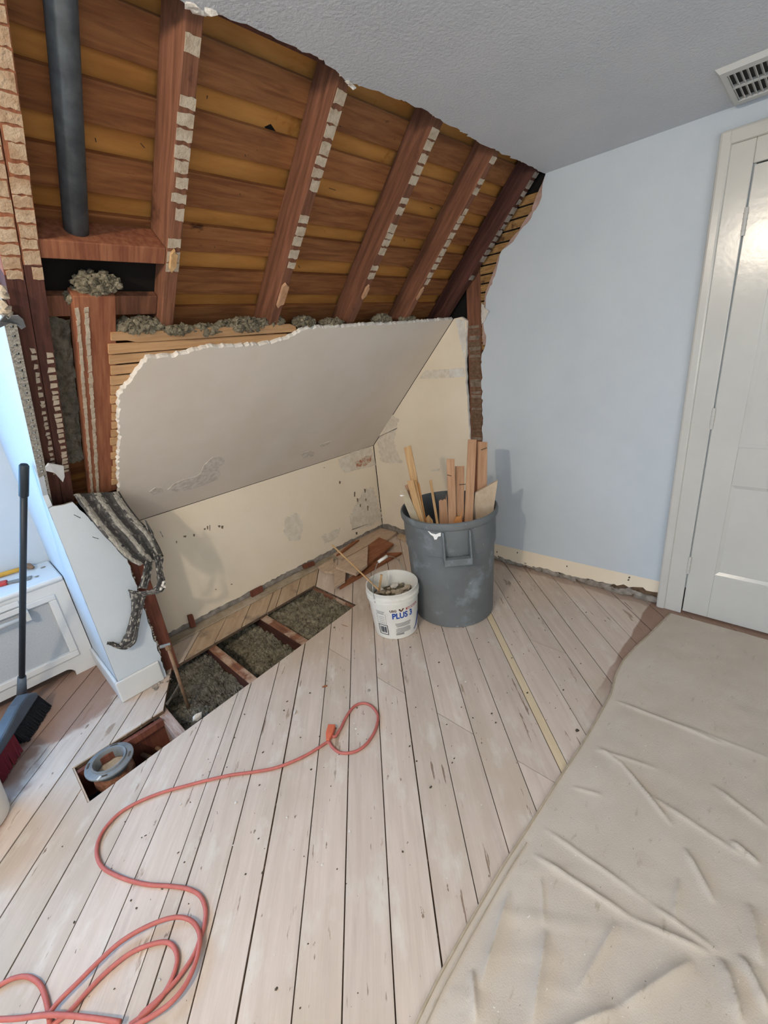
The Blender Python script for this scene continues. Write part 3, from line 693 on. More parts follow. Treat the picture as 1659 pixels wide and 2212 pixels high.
# bare strip where the baseboard was, broken away at the floor
bs = torn([P_(.425, .075), P_(.55, .07), P_(.65, .055), P_(.80, .045), P_(.95, .035), P_(1.05, .04), P_(1.15, .018), P_(1.511, .03)], .009, .025, 33, (1, 0, 0))
MB().prism(bs+[P_(1.511, .130, XR+.003), P_(1.0, .136, XR+.003), P_(.425, .150, XR+.003)], (.016, 0, 0), 0, 1, inset=.003).build('bare_plaster_strip', ['cream_wall', 'plaster_grey'], wall_right)
mb = MB(); rn = random.Random(50); y = .425
while y < 1.5:
    mb.lump((XR+.008, y, rn.uniform(.01, .035)), rn.uniform(.012, .026), (.5, 1.6, 1), rn.randint(0, 999)); y += rn.uniform(.012, .03)
o = mb.build('broken_plaster', 'plaster_grey', wall_right); o['kind'] = 'stuff'
mb = MB()
for py_, pz in ((1.265, .105), (.93, .098), (.575, .125), (.578, .108), (1.42, .07), (1.40, .03)): mb.lump((XR-.0005, py_, pz), .006, (.25, .8, 1.2), int(py_*100))
o = mb.build('nail_holes', 'chip_dark', wall_right); o['kind'] = 'stuff'
MB().box((XR+.0185, .40, -.02), (XR+.0255, 1.515, .14)).build('bare_foot', 'ridge_brown', wall_right)
# dangling flake of plaster on the torn edge
MB().prism(torn([rw(1040, 655, XR-.004), rw(1050, 668, XR-.02), rw(1056, 672, XR-.02), rw(1048, 690, XR-.008), rw(1040, 700, XR-.004), rw(1040, 655, XR-.004)], .003, .01, 3, (1, 0, 0))[:-1], (.006, 0, 0)).build('plaster_flake', 'plaster_white', wall_right)

# ================================================================ DOOR
door = struct(empty('door_1', (XR, 0, 0)))
def casing(y0, y1, z0, z1):
    return MB().box((XR-.019, y0, z0), (XR+.01, y1, z1))
MB().box((XR-.020, .308, 0), (XR+.01, .395, 2.085)).build('casing', 'white_paint', door, bevel=.003)
MB().box((XR-.032, .383, 0), (XR+.01, .423, 2.134)).build('backband', 'white_paint', door, bevel=.009)
MB().box((XR-.020, -.50, 2.004), (XR+.01, .308, 2.085)).build('head_casing', 'white_paint', door, bevel=.003)
MB().box((XR-.032, -.60, 2.085), (XR+.01, .395, 2.134)).build('backband', 'white_paint', door, bevel=.009)
MB().box((XR-.020, -.58, 0), (XR+.01, -.472, 2.085)).build('casing', 'white_paint', door, bevel=.003)
dx = XR-.010
leaf = MB().box((dx+.012, -.468, .012), (dx+.03, .3035, 2.0)).build('door_leaf', 'white_paint', door)
ys = (.3035, .195, -.36, -.468); zs = (.012, .262, .735, .915, 1.87, 2.0)
for a, b in ((ys[1], ys[0]), (ys[3], ys[2])): MB().box((dx, a, .012), (dx+.012, b, 2.0)).build('stile', 'white_paint', leaf, bevel=.002)
for a, b in ((zs[0], zs[1]), (zs[2], zs[3]), (zs[4], zs[5])): MB().box((dx, ys[2], a), (dx+.012, ys[1], b)).build('rail', 'white_paint', leaf, bevel=.002)
for a, b in ((zs[1], zs[2]), (zs[3], zs[4])):
    mb = MB(); y0, y1 = ys[2], ys[1]
    A, B = ring((y0, y1, a, b), (y0+.016, y1-.016, a+.016, b-.016), 0, 0)
    q = lambda v, x: Vector((x, v.x, v.y))
    for i in range(4): mb.add([q(A[i], dx+.004), q(A[(i+1) % 4], dx+.004), q(B[(i+1) % 4], dx+.0115), q(B[i], dx+.0115)], [[0, 1, 2, 3]])
    mb.build('panel_moulding', 'white_paint', leaf)
for z in (1.813, 1.043, .29):
    h = MB().tube([(dx-.006, .306, z-.048), (dx-.006, .306, z+.048)], .0075, 10).build('hinge', 'white_paint', door)
    for k in (-.03, -.01, .01, .03): MB().tube([(dx-.006, .306, z+k-.0012), (dx-.006, .306, z+k+.0012)], .0088, 10).build('hinge_knuckle', 'white_paint', h)

# ================================================================ DORMER CHEEK AND WALL END
wl = struct(empty('wall_dormer', (.25, 2.215, 0)))
Y0 = 2.215; XS = .248
q = lambda x, z: Vector((x, Y0, z))
se = torn([q(.452, .0), q(.456, .375), q(.458, .69), q(.40, .86), q(.335, 1.02), q(XS, 1.02)], .004, .02, 61, (0, 1, 0))
MB().prism(se+[q(XS, 0)], (0, .018, 0), 0, 1, inset=0).build('end_panel', ['blue_paint', 'plaster_grey'], wl)
ck = [Vector((XS, Y0+.0182, 0)), Vector((XS, 2.98, 0)), Vector((XS, 2.98, 2.21)), Vector((XS, 2.1, 2.21)), Vector((XS, 1.645, 1.70)), Vector((XS, 1.66, 1.672)), Vector((XS, 2.235, 1.072)), Vector((XS, Y0+.0182, 1.03))]
MB().prism(ck, (.018, 0, 0)).build('cheek_panel', 'blue_paint', wl)
MB().box((XS-.016, Y0-.016, 0), (.437, Y0-.0005, .118)).build('baseboard', 'white_cabinet', wl, bevel=.006)
MB().box((XS-.016, Y0-.0005, 0), (XS-.0005, 2.655, .118)).build('baseboard', 'white_cabinet', wl, bevel=.006)
MB().box((.462, 2.262, -.02), (.535, 2.30, .78)).build('wall_stud', 'brown_board', wl, bevel=.002)
MB().box((.440, Y0+.019, 0), (.462, 2.30, .98)).build('wall_stud', 'chip_dark', wl)
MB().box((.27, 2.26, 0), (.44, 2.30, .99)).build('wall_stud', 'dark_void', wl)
# plaster crumbs on the broken edge of the end panel
mb = MB(); rn = random.Random(3); z = .12
while z < .68:
    mb.lump((.459+rn.uniform(-.003, .004), Y0+.008, z), rn.uniform(.003, .007), (1, 1, 1.4), rn.randint(0, 999)); z += rn.uniform(.006, .02)
o = mb.build('broken_edge', 'plaster_grey', wl); o['kind'] = 'stuff'
mb = MB()
for k in range(24):
    mb.lump((rn.uniform(.36, .47), rn.uniform(2.16, 2.24), .003), rn.uniform(.003, .009), (1.2, 1.2, .6), k)
o = mb.build('plaster_crumbs', 'plaster_grey', floor); o['kind'] = 'stuff'
# perforated corner bead along the slope
sA, sB = s_of(120, 1092), s_of(28, 684)
bead = []; 
for k in range(30):
    a = sA+(sB-sA)*k/30; b = sA+(sB-sA)*(k+.78)/30; rn2 = random.Random(k)
    bead.append((a, b))
mb = MB(); mb.prism([SP(XS, sA, .0), SP(.259, sA, .0), SP(.259, sB, .0), SP(XS, sB, .0)], NRM*.004)
mb.prism([SP(.269, sA, .0), SP(.276, sA, .0), SP(.276, sB-.02, .0), SP(.269, sB-.01, .0)], NRM*.004)
for a, b in bead: mb.prism([SP(.2585, a, 0), SP(.2695, a+.004, 0), SP(.2695, b, 0), SP(.2585, b+.003, 0)], NRM*.004)
mb.build('corner_bead', 'lath_plaster', wl, frame=SLOPE)
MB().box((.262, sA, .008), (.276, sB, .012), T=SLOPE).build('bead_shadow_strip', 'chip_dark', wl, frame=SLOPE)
cp = [sl(18, 692, -.004), sl(24, 683, -.006), sl(40, 682, -.006), sl(50, 690, -.004), sl(56, 706, -.002), sl(46, 712, -.002), sl(34, 700, -.004), sl(22, 698, -.01), sl(0, 708, -.03), sl(0, 694, -.03), sl(10, 682, -.02)]
MB().prism(cp, NRM*.004).build('bent_bead_end', 'galvanized', wl)
fk = [sl(105, 1002, -.004), sl(138, 1008, -.006), sl(140, 1030, -.008), sl(136, 1042, -.012), sl(118, 1022, -.008), sl(100, 1018, -.004), sl(98, 1010, -.003)]
MB().prism(fk, NRM*.006, inset=.001).build('hanging_flake', 'white_cabinet', wl)
mb = MB()
for k, (px, py) in enumerate(((2, 625), (8, 640), (3, 655), (14, 668), (20, 678), (6, 672))): mb.lump(sl(px, py, .006), .012, (1, .8, 1), k)
o = mb.build('torn_plaster', 'plaster_patch_tan', wl); o['kind'] = 'stuff'

# ================================================================ ALCOVE AND REST OF ROOM
wa = struct(empty('wall_alcove', (-.9, 2.98, 0)))
for a, b in (((-2, 2.98, 0), (XS, 3.04, .72)), ((-2, 2.98, 1.95), (XS, 3.04, 2.24)), ((-2, 2.98, .72), (-1.40, 3.04, 1.95)), ((-.32, 2.98, .72), (XS, 3.04, 1.95))):
    MB().box(a, b).build('wall_panel', 'blue_paint', wa)
win = struct(empty('window_1', (-.86, 3.0, .72)))
for a, b in (((-1.40, 2.985, .72), (-1.35, 3.03, 1.95)), ((-.37, 2.985, .72), (-.32, 3.03, 1.95)), ((-1.35, 2.985, .72), (-.37, 3.03, .77)), ((-1.35, 2.985, 1.90), (-.37, 3.03, 1.95)), ((-1.35, 2.99, 1.31), (-.37, 3.02, 1.35))):
    MB().box(a, b).build('sash', 'white_paint', win)
wl2 = struct(empty('wall_left', (-2, 0, 0)))
MB().box((-2.06, -2.2, 0), (-2.0, 3.0, 2.24)).build('wall_panel', 'blue_paint', wl2)
wf = struct(empty('wall_front', (0, -2.2, 0)))
MB().box((-2, -2.26, 0), (XR, -2.2, 2.24)).build('wall_panel', 'blue_paint', wf)
# sloped ceiling on the far side of the dormer
lamp = tag(empty('ceiling_lamp', (-1.0, .4, 2.21)), 'ceiling lamp out of view on the left, second bulb added for a highlight', 'lamp')
MB().box((-1.30, .30, 2.185), (-.78, .42, 2.2099), T=T((-1.0, .36, 0)) @ Matrix.Rotation(R(-64), 4, 'Z') @ T((1.04, -.36, 0))).build('base', 'white_paint', lamp)
for (bx, by), k in (((-1.08, .52), .82), ((-1.16, .80), .18)):  # weaker second bulb is added for a highlight on the door casing
    MB().lathe([(0, 0), (.028, 0), (.024, -.03), (.018, -.045), (0, -.045)], (bx, by, 2.186), 20).build('socket', 'white_paint', lamp)
    pl = bpy.data.lights.new('lamp_bulb', 'POINT'); pl.energy = LAMP_POWER*k; pl.color = LAMP_COL; pl.shadow_soft_size = .05
    po = bpy.data.objects.new('lamp_bulb', pl); COL.objects.link(po); po.location = (bx, by, 2.085)

# ================================================================ RADIATOR COVER
rad = tag(empty('radiator_cover', (-.4, 2.66, 0)), 'white wooden radiator cover with grey mesh panel in the alcove', 'cabinet')
x0, x1, yf, yb, zt = -1.05, XS-.004, 2.66, 2.975, .548
MB().box((x0-.01, yf-.014, zt), (x1, yb, zt+.026)).build('top_board', 'white_cabinet', rad, bevel=.010)
mb = MB(); px0, px1, pz0, pz1 = -.93, .150, .145, .462
mb.box((px1, yf, 0), (x1, yf+.02, zt)); mb.box((x0, yf, 0), (px0, yf+.02, zt)); mb.box((px0, yf, pz1), (px1, yf+.02, zt))
n = 8; arch = [Vector((px0, yf, pz0)), Vector((px0, yf, .052)), Vector((px1-.06, yf, .052))]
mb.box((px0, yf, .055), (px1, yf+.02, pz0)); mb.box((px1-.012, yf, 0), (px1, yf+.02, .055))
mb.add([Vector((px1-.05+.04*math.sin(a*math.pi/16), yf, .012+.043*math.cos(a*math.pi/16))) for a in range(9)]+[Vector((px1-.012, yf, .055))], [list(range(9, -1, -1))])
mb.build('frame', 'white_cabinet', rad)
A = (px0, px1, pz0, pz1); g_ = .032
for a, b in (((px0-.03, yf-.010, pz1), (px1+.035, yf+.001, pz1+.03)), ((px0-.03, yf-.010, pz0-.035), (px1+.035, yf+.001, pz0)), ((px1, yf-.010, pz0), (px1+.035, yf+.001, pz1)), ((px0-.03, yf-.010, pz0), (px0, yf+.001, pz1))):
    MB().box(a, b).build('moulding', 'white_cabinet', rad, bevel=.004)
MB().box((px0, yf+.010, pz0), (px1, yf+.016, pz1)).build('mesh_panel', 'grille_mesh', rad)
MB().box((x0, yf+.10, 0), (x1, yf+.11, .05)).build('kick_board', 'white_cabinet', rad)
MB().box((x1-.02, yf+.02, 0), (x1, yb, zt)).build('side_board', 'white_cabinet', rad)
hb = MB().tube([(-.62, 2.612, .447), (.05, 2.612, .447)], .011, 12).build('rail_bar', 'white_paint', rad, smooth=True)
MB().box((.040, 2.60, .425), (.062, 2.655, .475)).build('bar_bracket', 'white_paint', hb, bevel=.003)
MB().box((-.62, 2.60, .425), (-.60, 2.655, .475)).build('bar_bracket', 'white_paint', hb, bevel=.003)
MB().box((-.9, 2.640, .502), (.043, 2.6495, .53)).build('cleat', 'white_cabinet', rad, bevel=.003)
zt2 = zt+.0265
t1 = tag(empty('putty_knife', (.05, 2.83, zt2)), 'red-handled scraper lying on the radiator cover', 'tool')
MB().prism([(-.12, 2.885, zt2+.022), (.045, 2.815, zt2+.022), (.035, 2.785, zt2+.022), (-.13, 2.85, zt2+.022)], (0, 0, -.0215)).build('handle', 'red_tool', t1, bevel=.005)
MB().prism([(.042, 2.812, zt2+.012), (.14, 2.79, zt2+.006), (.125, 2.745, zt2+.006), (.036, 2.79, zt2+.012)], (0, 0, -.003)).build('blade', 'steel', t1)
t2 = tag(empty('pry_tool', (.05, 2.93, zt2)), 'yellow-handled hammer lying on the radiator cover behind red scraper', 'tool')
MB().tube([(-.25, 2.962, zt2+.013), (.02, 2.945, zt2+.014), (.12, 2.925, zt2+.016)], [.013, .012, .011], 10).build('handle', 'yellow_tool', t2, smooth=True)
MB().tube([(.14, 2.955, zt2+.016), (.15, 2.925, zt2+.018), (.162, 2.89, zt2+.013)], [.013, .016, .009], 10).build('hammer_head', 'copper', t2, smooth=True)
for k, (a, b) in enumerate(((.20, 2.87), (.155, 2.76))):
    o = MB().lump((a, b, zt2+.003), .010, (1.2, .8, .35), k+3).build('wood_chip', 'plaster_grey', None, frame=T((a, b, zt2)))
    tag(o, ('grey crumb on radiator cover near the alcove wall', 'grey crumb on radiator cover near its front edge')[k], 'debris')

# ================================================================ BROOM
br = tag(empty('broom', (-.12, 2.42, 0)), 'black-handled angle broom leaning in front of the radiator cover', 'broom')
tv = ray(52, 1003); tp = CAM+tv*(.222/tv.x) if abs(tv.x) > 1e-6 else CAM
J = fl(47, 1492, .13)
dirp = (tp-J).normalized()
pole = MB().tube([J, tp], .0125, 14).build('pole', 'black_plastic', br, smooth=True)
MB().tube([tp-dirp*.14, tp-dirp*.135, tp-dirp*.006, tp], [.013, .0165, .0165, .012], 14).build('grip', 'black_plastic', pole, smooth=True)
MB().tube([J-dirp*.04, J+dirp*.09], [.021, .017], 14).build('ferrule', 'broom_grey', br, smooth=True)
ha, hb_ = Vector((-.060, 2.475, 0)), Vector((-.285, 2.13, 0)); hd = (hb_-ha).normalized(); hn = Vector((-hd.y, hd.x, 0))
def hq(t, z, w_): return ha+hd*t+Vector((0, 0, z))+hn*w_
mb = MB()
prof = [(-.005, .125), (.05, .165), (.12, .165), (.39, .115), (.39, .085), (-.005, .10)]
mb.prism([hq(t, z, .028) for t, z in prof], -hn*.056); mb.build('head_cap', 'broom_grey', br, bevel=.010)
mb = MB(); rn = random.Random(2)
for i in range(46):
    for j in range(5):
        t = -.005+.22*i/45; w0 = -.02+.04*j/4; zt_ = .10
        b0 = hq(t, zt_, w0); e0 = hq(t-.03+.0*i+rn.uniform(-.006, .006), .004, w0*1.7+rn.uniform(-.004, .004))
        mb.tube([b0, e0], [.0042, .0036], 4, cap=False)
o = mb.build('bristles', 'bristle_black', br); o['kind'] = 'stuff'
mb = MB()
for i in range(36):
    for j in range(5):
        t = .222+.17*i/35; w0 = -.02+.04*j/4
        mb.tube([hq(t, .095, w0), hq(t+.02+rn.uniform(-.006, .006), .004, w0*1.7+rn.uniform(-.004, .004))], [.0042, .0036], 4, cap=False)
o = mb.build('bristles', 'bristle_red', br); o['kind'] = 'stuff'

# ================================================================ BUCKETS
def cone_text(body, size, rad_at, c, ang, z, m_, parent, name, off=.0012, sx=1.0):
    cu = bpy.data.curves.new('lettering', 'FONT'); cu.body = body; cu.size = size; cu.align_x = 'CENTER'; cu.align_y = 'CENTER'; cu.resolution_u = 3; cu.offset = size*.035
    ob = bpy.data.objects.new('lettering', cu); COL.objects.link(ob)
    dg = bpy.context.evaluated_depsgraph_get(); me = bpy.data.meshes.new_from_object(ob.evaluated_get(dg)); bpy.data.objects.remove(ob)
    vs = [v.co.copy() for v in me.vertices]; fs = [list(p.vertices) for p in me.polygons]; bpy.data.meshes.remove(me)
    mb = MB(); out_ = []
    for v in vs:
        zz = z+v.y; r_ = rad_at(zz)+off; a = ang+v.x*sx/r_; out_.append((c[0]+r_*math.cos(a), c[1]+r_*math.sin(a), zz))
    mb.add(out_, fs); return mb.build(name, m_, parent)
def cone_rect(w0, h0, rad_at, c, ang, z, off=.001, n=6, mb=None, slant=0.):
    mb = mb or MB(); vs = []
    for i in range(n+1):
        u = -w0/2+w0*i/n
        for k in (-1, 1):
            zz = z+k*h0/2+slant*u; r_ = rad_at(zz)+off; a = ang+u/r_; vs.append((c[0]+r_*math.cos(a), c[1]+r_*math.sin(a), zz))
    return mb.add(vs, [[2*i, 2*i+2, 2*i+3, 2*i+1] for i in range(n)])
def bucket(name, c, label, printed=True):
    b = tag(empty(name, (c[0], c[1], 0)), label, 'bucket')
    rad_at = lambda z: .121+(.139-.121)*z/.225
    pr = [(0, .004), (.112, .004), (.116, .0005), (.121, .004), (.139, .225), (.1445, .228), (.1445, .236), (.140, .239), (.1395, .248), (.1475, .251), (.148, .259), (.141, .262), (.141, .282), (.1445, .285), (.1445, .291), (.141, .2925), (.1375, .291), (.134, .22), (.116, .010), (0, .010)]
    MB().lathe(pr, (c[0], c[1], 0), 56).build('body', 'bucket_white', b, smooth=True).modifiers.new('split', 'EDGE_SPLIT').split_angle = R(50)
    return b, rad_at
BC = (1.482, 1.499)
bk, ra = bucket('plaster_bucket', BC, 'white printed joint compound bucket of debris beside the grey bin')
A0 = R(243)
MBp = lambda *a, **k: cone_rect(*a, **k)
cone_text('PLUS 3', .050, ra, BC, A0, .157, 'print_blue', bk, 'print_name', sx=.82)
cone_text('USG', .020, ra, BC, A0-R(22), .192, 'print_brown', bk, 'print_maker')
mb = MB(); a = A0-R(3); 
vs = []
for u, zz in ((-.017, .199), (-.008, .203), (0, .190), (.008, .203), (.017, .199), (.004, .183), (-.004, .183)):
    r_ = ra(zz)+.001; vs.append((BC[0]+r_*math.cos(a+u/r_), BC[1]+r_*math.sin(a+u/r_), zz))
mb.add(vs, [[0, 1, 2, 6], [2, 3, 4, 5], [2, 5, 6]]); mb.build('print_leaf_mark', 'print_brown', bk)
cone_rect(.085, .014, ra, BC, A0+R(26), .192).build('print_red_bar', 'print_red', bk)
cone_text('SHEETROCK', .0125, ra, BC, A0+R(26), .192, 'print_white', bk, 'print_maker', off=.0018)
mb = MB(); rn = random.Random(6)
for k in range(9): cone_rect(.095*rn.uniform(.75, 1), .0035, ra, BC, A0, .108-k*.0068+(-.006 if k > 3 else 0), mb=mb)
cone_rect(.045, .012, ra, BC, A0-R(10), .037, mb=mb)
o = mb.build('print_small_lines', 'print_grey', bk); o['kind'] = 'stuff'
mb = MB(); AB = A0-R(54)
for k in range(3): cone_rect(.055-.008*k, .003, ra, BC, AB, .185-k*.007, mb=mb)
for k in range(4): cone_rect(.034, .0025, ra, BC, AB+R(2), .150-k*.012, mb=mb)
o = mb.build('print_small_lines', 'print_grey', bk); o['kind'] = 'stuff'
mb = MB()
for zz in (.168, .105): cone_rect(.055, .0015, ra, BC, AB+R(1), zz, mb=mb)
for u in (-.0275, .0275): cone_rect(.0015, .063, ra, BC, AB+R(1)+u/.135, .1365, n=1, mb=mb)
mb.build('print_box_outline', 'print_grey', bk)
mb = MB()
for zz in (.096, .034): cone_rect(.055, .004, ra, BC, AB+R(2), zz, mb=mb)
for u in (-.0275, .0275): cone_rect(.004, .064, ra, BC, AB+R(2)+u/.13, .065, n=1, mb=mb)
for k in range(15): cone_rect(rn.choice((.0008, .0014, .002)), .040, ra, BC, AB+R(2)+(-.019+.0027*k)/.13, .066, n=1, mb=mb)
mb.build('print_barcode', 'bucket_print', bk)
cone_rect(.020, .13, ra, BC, A0-R(100), .12).build('print_side_panel', 'print_pinkred', bk)
mb = MB(); vs = []
for k in range(9):
    t = k/8; zz = .03+.085*t; r_ = ra(zz)+.001; a0_ = A0+R(30)+R(22)*t**.6
    for e in (0, R(5+8*t)): vs.append((BC[0]+r_*math.cos(a0_+e), BC[1]+r_*math.sin(a0_+e), zz))
mb.add(vs, [[2*i, 2*i+1, 2*i+3, 2*i+2] for i in range(8)]); mb.build('print_swoosh', 'print_blue', bk)
# wire bail standing up at the back left
pvA = Vector((BC[0]+.147*math.cos(R(190)), BC[1]+.147*math.sin(R(190)), .235)); pvB = Vector((BC[0]+.147*math.cos(R(10)), BC[1]+.147*math.sin(R(10)), .235))
apex = fl(840, 1207, .36)
ga = hit(817, 1214, (.806, .592, 0), Vector((BC[0], BC[1], 0)).dot(Vector((.806, .592, 0)))+.03); gb = hit(836, 1201, (.806, .592, 0), Vector((BC[0], BC[1], 0)).dot(Vector((.806, .592, 0)))+.07)
pth = smooth_path([fl(808, 1302, .0)*0+hit(810, 1302, (.806, .592, 0), Vector((BC[0], BC[1], 0)).dot(Vector((.806, .592, 0)))-.118), hit(805, 1270, (.806, .592, 0), 2.08-.11), hit(807, 1245, (.806, .592, 0), 2.08-.05), ga, gb, hit(862, 1212, (.806, .592, 0), 2.08+.16), pvB], 8)
bail = MB().tube(pth, .0021, 6).build('bail_wire', 'wire', bk, smooth=True)
MB().tube([ga, ga.lerp(gb, .5), gb], .009, 10).build('bail_grip', 'bucket_white', bail, smooth=True)
# debris in the bucket
rn = random.Random(14); mb = MB()
for k in range(46):
    a = rn.uniform(0, 6.28); r_ = .115*math.sqrt(rn.random()); mb.lump((BC[0]+r_*math.cos(a), BC[1]+r_*math.sin(a), .205+rn.uniform(-.01, .012)), rn.uniform(.010, .022), (1.4, 1, .6), k, rn.choice((0, 0, 1, 2)))
mb.lathe([(0, .195), (.13, .195)], (BC[0], BC[1], 0), 24, 2)
o = mb.build('bucket_rubble', ['plaster_patch_tan', 'plaster_white', 'insulation'], None, frame=T((BC[0], BC[1], .2)))
tag(o, 'plaster rubble and chips filling the white bucket', 'rubble', kind='stuff')
BP = Vector((.806, .592, 0))
def pv(px, py, d, base): return hit(px, py, BP, base+d)
bb = Vector((BC[0], BC[1], 0)).dot(BP)
def stick(name, a, b, w_, t_, m_, label, cat='wood scrap', group=None, n_out=None):
    a, b = Vector(a), Vector(b); z = (a-b).normalized(); n_ = Vector(n_out) if n_out else -BP
    y = (n_-z*n_.dot(z)).normalized(); x = y.cross(z); c = b
    Fm = Matrix(((x.x, y.x, z.x, c.x), (x.y, y.y, z.y, c.y), (x.z, y.z, z.z, c.z), (0, 0, 0, 1))); L_ = (a-b).length
    rn_ = random.Random(int(a.x*1e4)); s_ = [rn_.uniform(-.004, .004) for _ in range(4)]
    mb = MB(); vs = [(-w_/2, -t_/2, 0), (w_/2, -t_/2, 0), (w_/2, t_/2, 0), (-w_/2, t_/2, 0), (-w_/2, -t_/2, L_+s_[0]), (w_/2, -t_/2, L_+s_[1]), (w_/2, t_/2, L_+s_[1]), (-w_/2, t_/2, L_+s_[0])]
    mb.add([Fm @ Vector(v) for v in vs], [[3, 2, 1, 0], [4, 5, 6, 7], [0, 1, 5, 4], [1, 2, 6, 5], [2, 3, 7, 6], [3, 0, 4, 7]])
    o = mb.build(name, m_, None, frame=Fm, bevel=.0012); tag(o, label, cat, group); return o
stick('stick', pv(717, 1177, .22, bb), pv(818, 1274, -.03, bb), .008, .006, 'slat_wood', 'thin long stick poking out of the white bucket')
stick('stick', pv(824, 1242, .01, bb), pv(819, 1276, 0, bb), .012, .010, 'slat_wood', 'short upright brown stick inside the white bucket')
b2 = (-.362, 1.985)
bk2, ra2 = bucket('plaster_bucket', b2, 'white bucket cut by the left edge, beside the broom')
cone_rect(.07, .12, ra2, b2, R(300), .12).build('print_side_panel', 'print_pinkred', bk2)

# ================================================================ GREY BIN
CC = (1.845, 1.354)
can = tag(empty('trash_can', (CC[0], CC[1], 0)), 'large grey round plastic bin full of broken laths', 'bin')
pr = [(0, .006), (.215, .006), (.222, 0), (.229, .004), (.231, .012), (.2455, .447), (.2525, .452), (.2545, .585), (.2555, .600), (.263, .605), (.2665, .612), (.2685, .632), (.266, .643), (.259, .646), (.254, .640), (.252, .60), (.243, .45), (.222, .02), (0, .016)]
MB().lathe(pr, (CC[0], CC[1], 0), 72).build('body', 'can_plastic', can, smooth=True).modifiers.new('split', 'EDGE_SPLIT').split_angle = R(42)
def handle(ang):
    mb = MB(); ca, sa = math.cos(ang), math.sin(ang); rd = Vector((ca, sa, 0)); tg = Vector((-sa, ca, 0)); c = Vector((CC[0], CC[1], 0))
    FH = lambda t, r_, z: c+tg*t+rd*r_+Vector((0, 0, z))
    for t in (-.068, .068):
        vs = [FH(t-.005, .245, .60), FH(t+.005, .245, .60), FH(t+.005, .245, .425), FH(t-.005, .245, .425), FH(t-.005, .262, .60), FH(t+.005, .262, .60), FH(t+.005, .290, .430), FH(t-.005, .290, .430)]
        mb.add(vs, [[0, 1, 2, 3], [7, 6, 5, 4], [0, 4, 5, 1], [1, 5, 6, 2], [2, 6, 7, 3], [3, 7, 4, 0]])
    vs = [FH(-.073, .262, .462), FH(.073, .262, .462), FH(.073, .262, .425), FH(-.073, .262, .425), FH(-.073, .289, .456), FH(.073, .289, .456), FH(.073, .292, .420), FH(-.073, .292, .420)]
    mb.add(vs, [[0, 1, 2, 3], [7, 6, 5, 4], [0, 4, 5, 1], [1, 5, 6, 2], [2, 6, 7, 3], [3, 7, 4, 0]])
    mb.build('handle', 'can_plastic', can, bevel=.004)
handle(R(223.5)); handle(R(43.5))
rc = lambda z: .2525+(.2545-.2525)*(z-.452)/.133
mb = MB(); vs = []
lab = [(-.034, .598), (.036, .594), (.034, .575), (.02, .572), (.012, .556), (0, .553), (-.006, .572), (-.02, .580)]
for u, zz in lab:
    a = R(198)+u/.254; r_ = rc(zz)+.0012; vs.append((CC[0]+r_*math.cos(a), CC[1]+r_*math.sin(a), zz))
mb.add(vs, [list(range(len(vs)))]); mb.build('torn_sticker', 'print_white', can)
# offcuts standing in the bin: (top px, bottom px, depth top, depth bottom, width, thickness, material, label)
cb_ = Vector((CC[0], CC[1], 0)).dot(BP); G = 'wood offcuts standing in the grey bin'
SL = [((880, 965), (911, 1118), .16, .02, .042, .012, 'slat_wood', 'tall tan lath leaning left in the grey bin'),
      ((870, 1057), (889, 1122), -.02, -.10, .040, .010, 'slat_grey', 'short grey painted strip at the left rim of the bin'),
      ((878, 1046), (900, 1122), .05, -.03, .022, .008, 'slat_pink', 'short dark strip behind the grey painted strip in the bin'),
      ((886, 1037), (907, 1128), .0, -.08, .036, .012, 'slat_wood', 'short rounded tan lath left in the bin'),
      ((897, 1036), (914, 1132), .01, -.08, .012, .012, 'slat_wood', 'narrow edge-on lath left in the bin'),
      ((904, 1044), (920, 1134), .03, -.06, .010, .010, 'splinter', 'thin splintered strip left of the gap in the bin'),
      ((930, 1038), (943, 1142), .05, -.10, .014, .007, 'slat_wood', 'thin pointed stick alone in the middle of the bin'),
      ((973, 992), (978, 1150), .03, -.08, .042, .012, 'slat_pink', 'brown lath with a nail in the middle of the bin'),
      ((993, 1006), (992, 1150), .05, -.07, .050, .012, 'slat_pink', 'brown lath right of the middle one with bent nail'),
      ((1020, 950), (1011, 1150), .07, -.08, .045, .014, 'slat_pink', 'tallest brown lath in the bin'),
      ((1042, 954), (1040, 1150), .10, -.03, .052, .014, 'slat_pink', 'tall brown lath farthest right in the bin')]
for tp_, bp_, d1, d2_, w_, t_, m_, lb in SL:
    a = pv(*tp_, d1, cb_); b = pv(*bp_, d2_, cb_); d_ = (b-a).normalized()
    zlow = .30; b = a+d_*((a.z-zlow)/max(.05, -d_.z))
    # keep the foot inside the bin
    h2 = Vector((b.x-CC[0], b.y-CC[1])); 
    if h2.length > .19: h2 = h2.normalized()*.19; b = Vector((CC[0]+h2.x, CC[1]+h2.y, zlow))
    o = stick('lath_offcut', a, b, w_, t_, m_, lb, 'wood scrap', G)
def flat_piece(name, pts, d, th, m_, label, cat='wood scrap', group=None):
    P = [pv(x, y, d, cb_) for x, y in pts]; base = min(P, key=lambda p: p.z)
    o = MB().prism(P, BP*th).build(name, m_, None, frame=T(base), bevel=.001); return tag(o, label, cat, group)
flat_piece('lath_offcut', [(948, 1083), (952, 1080), (957, 1081), (960, 1078), (963, 1080), (964, 1066), (968, 1120), (970, 1150), (950, 1150)], -.06, .010, 'slat_pink', 'short brown lath with ragged broken top in the bin', group=G)
flat_piece('board_offcut', [(1013, 1160), (1020, 1122), (1027, 1065), (1054, 1050), (1075, 1038), (1072, 1060), (1068, 1090), (1060, 1160)], -.02, .016, 'slat_pale', 'wide pale board with slanted pointed top in the bin', group=G)
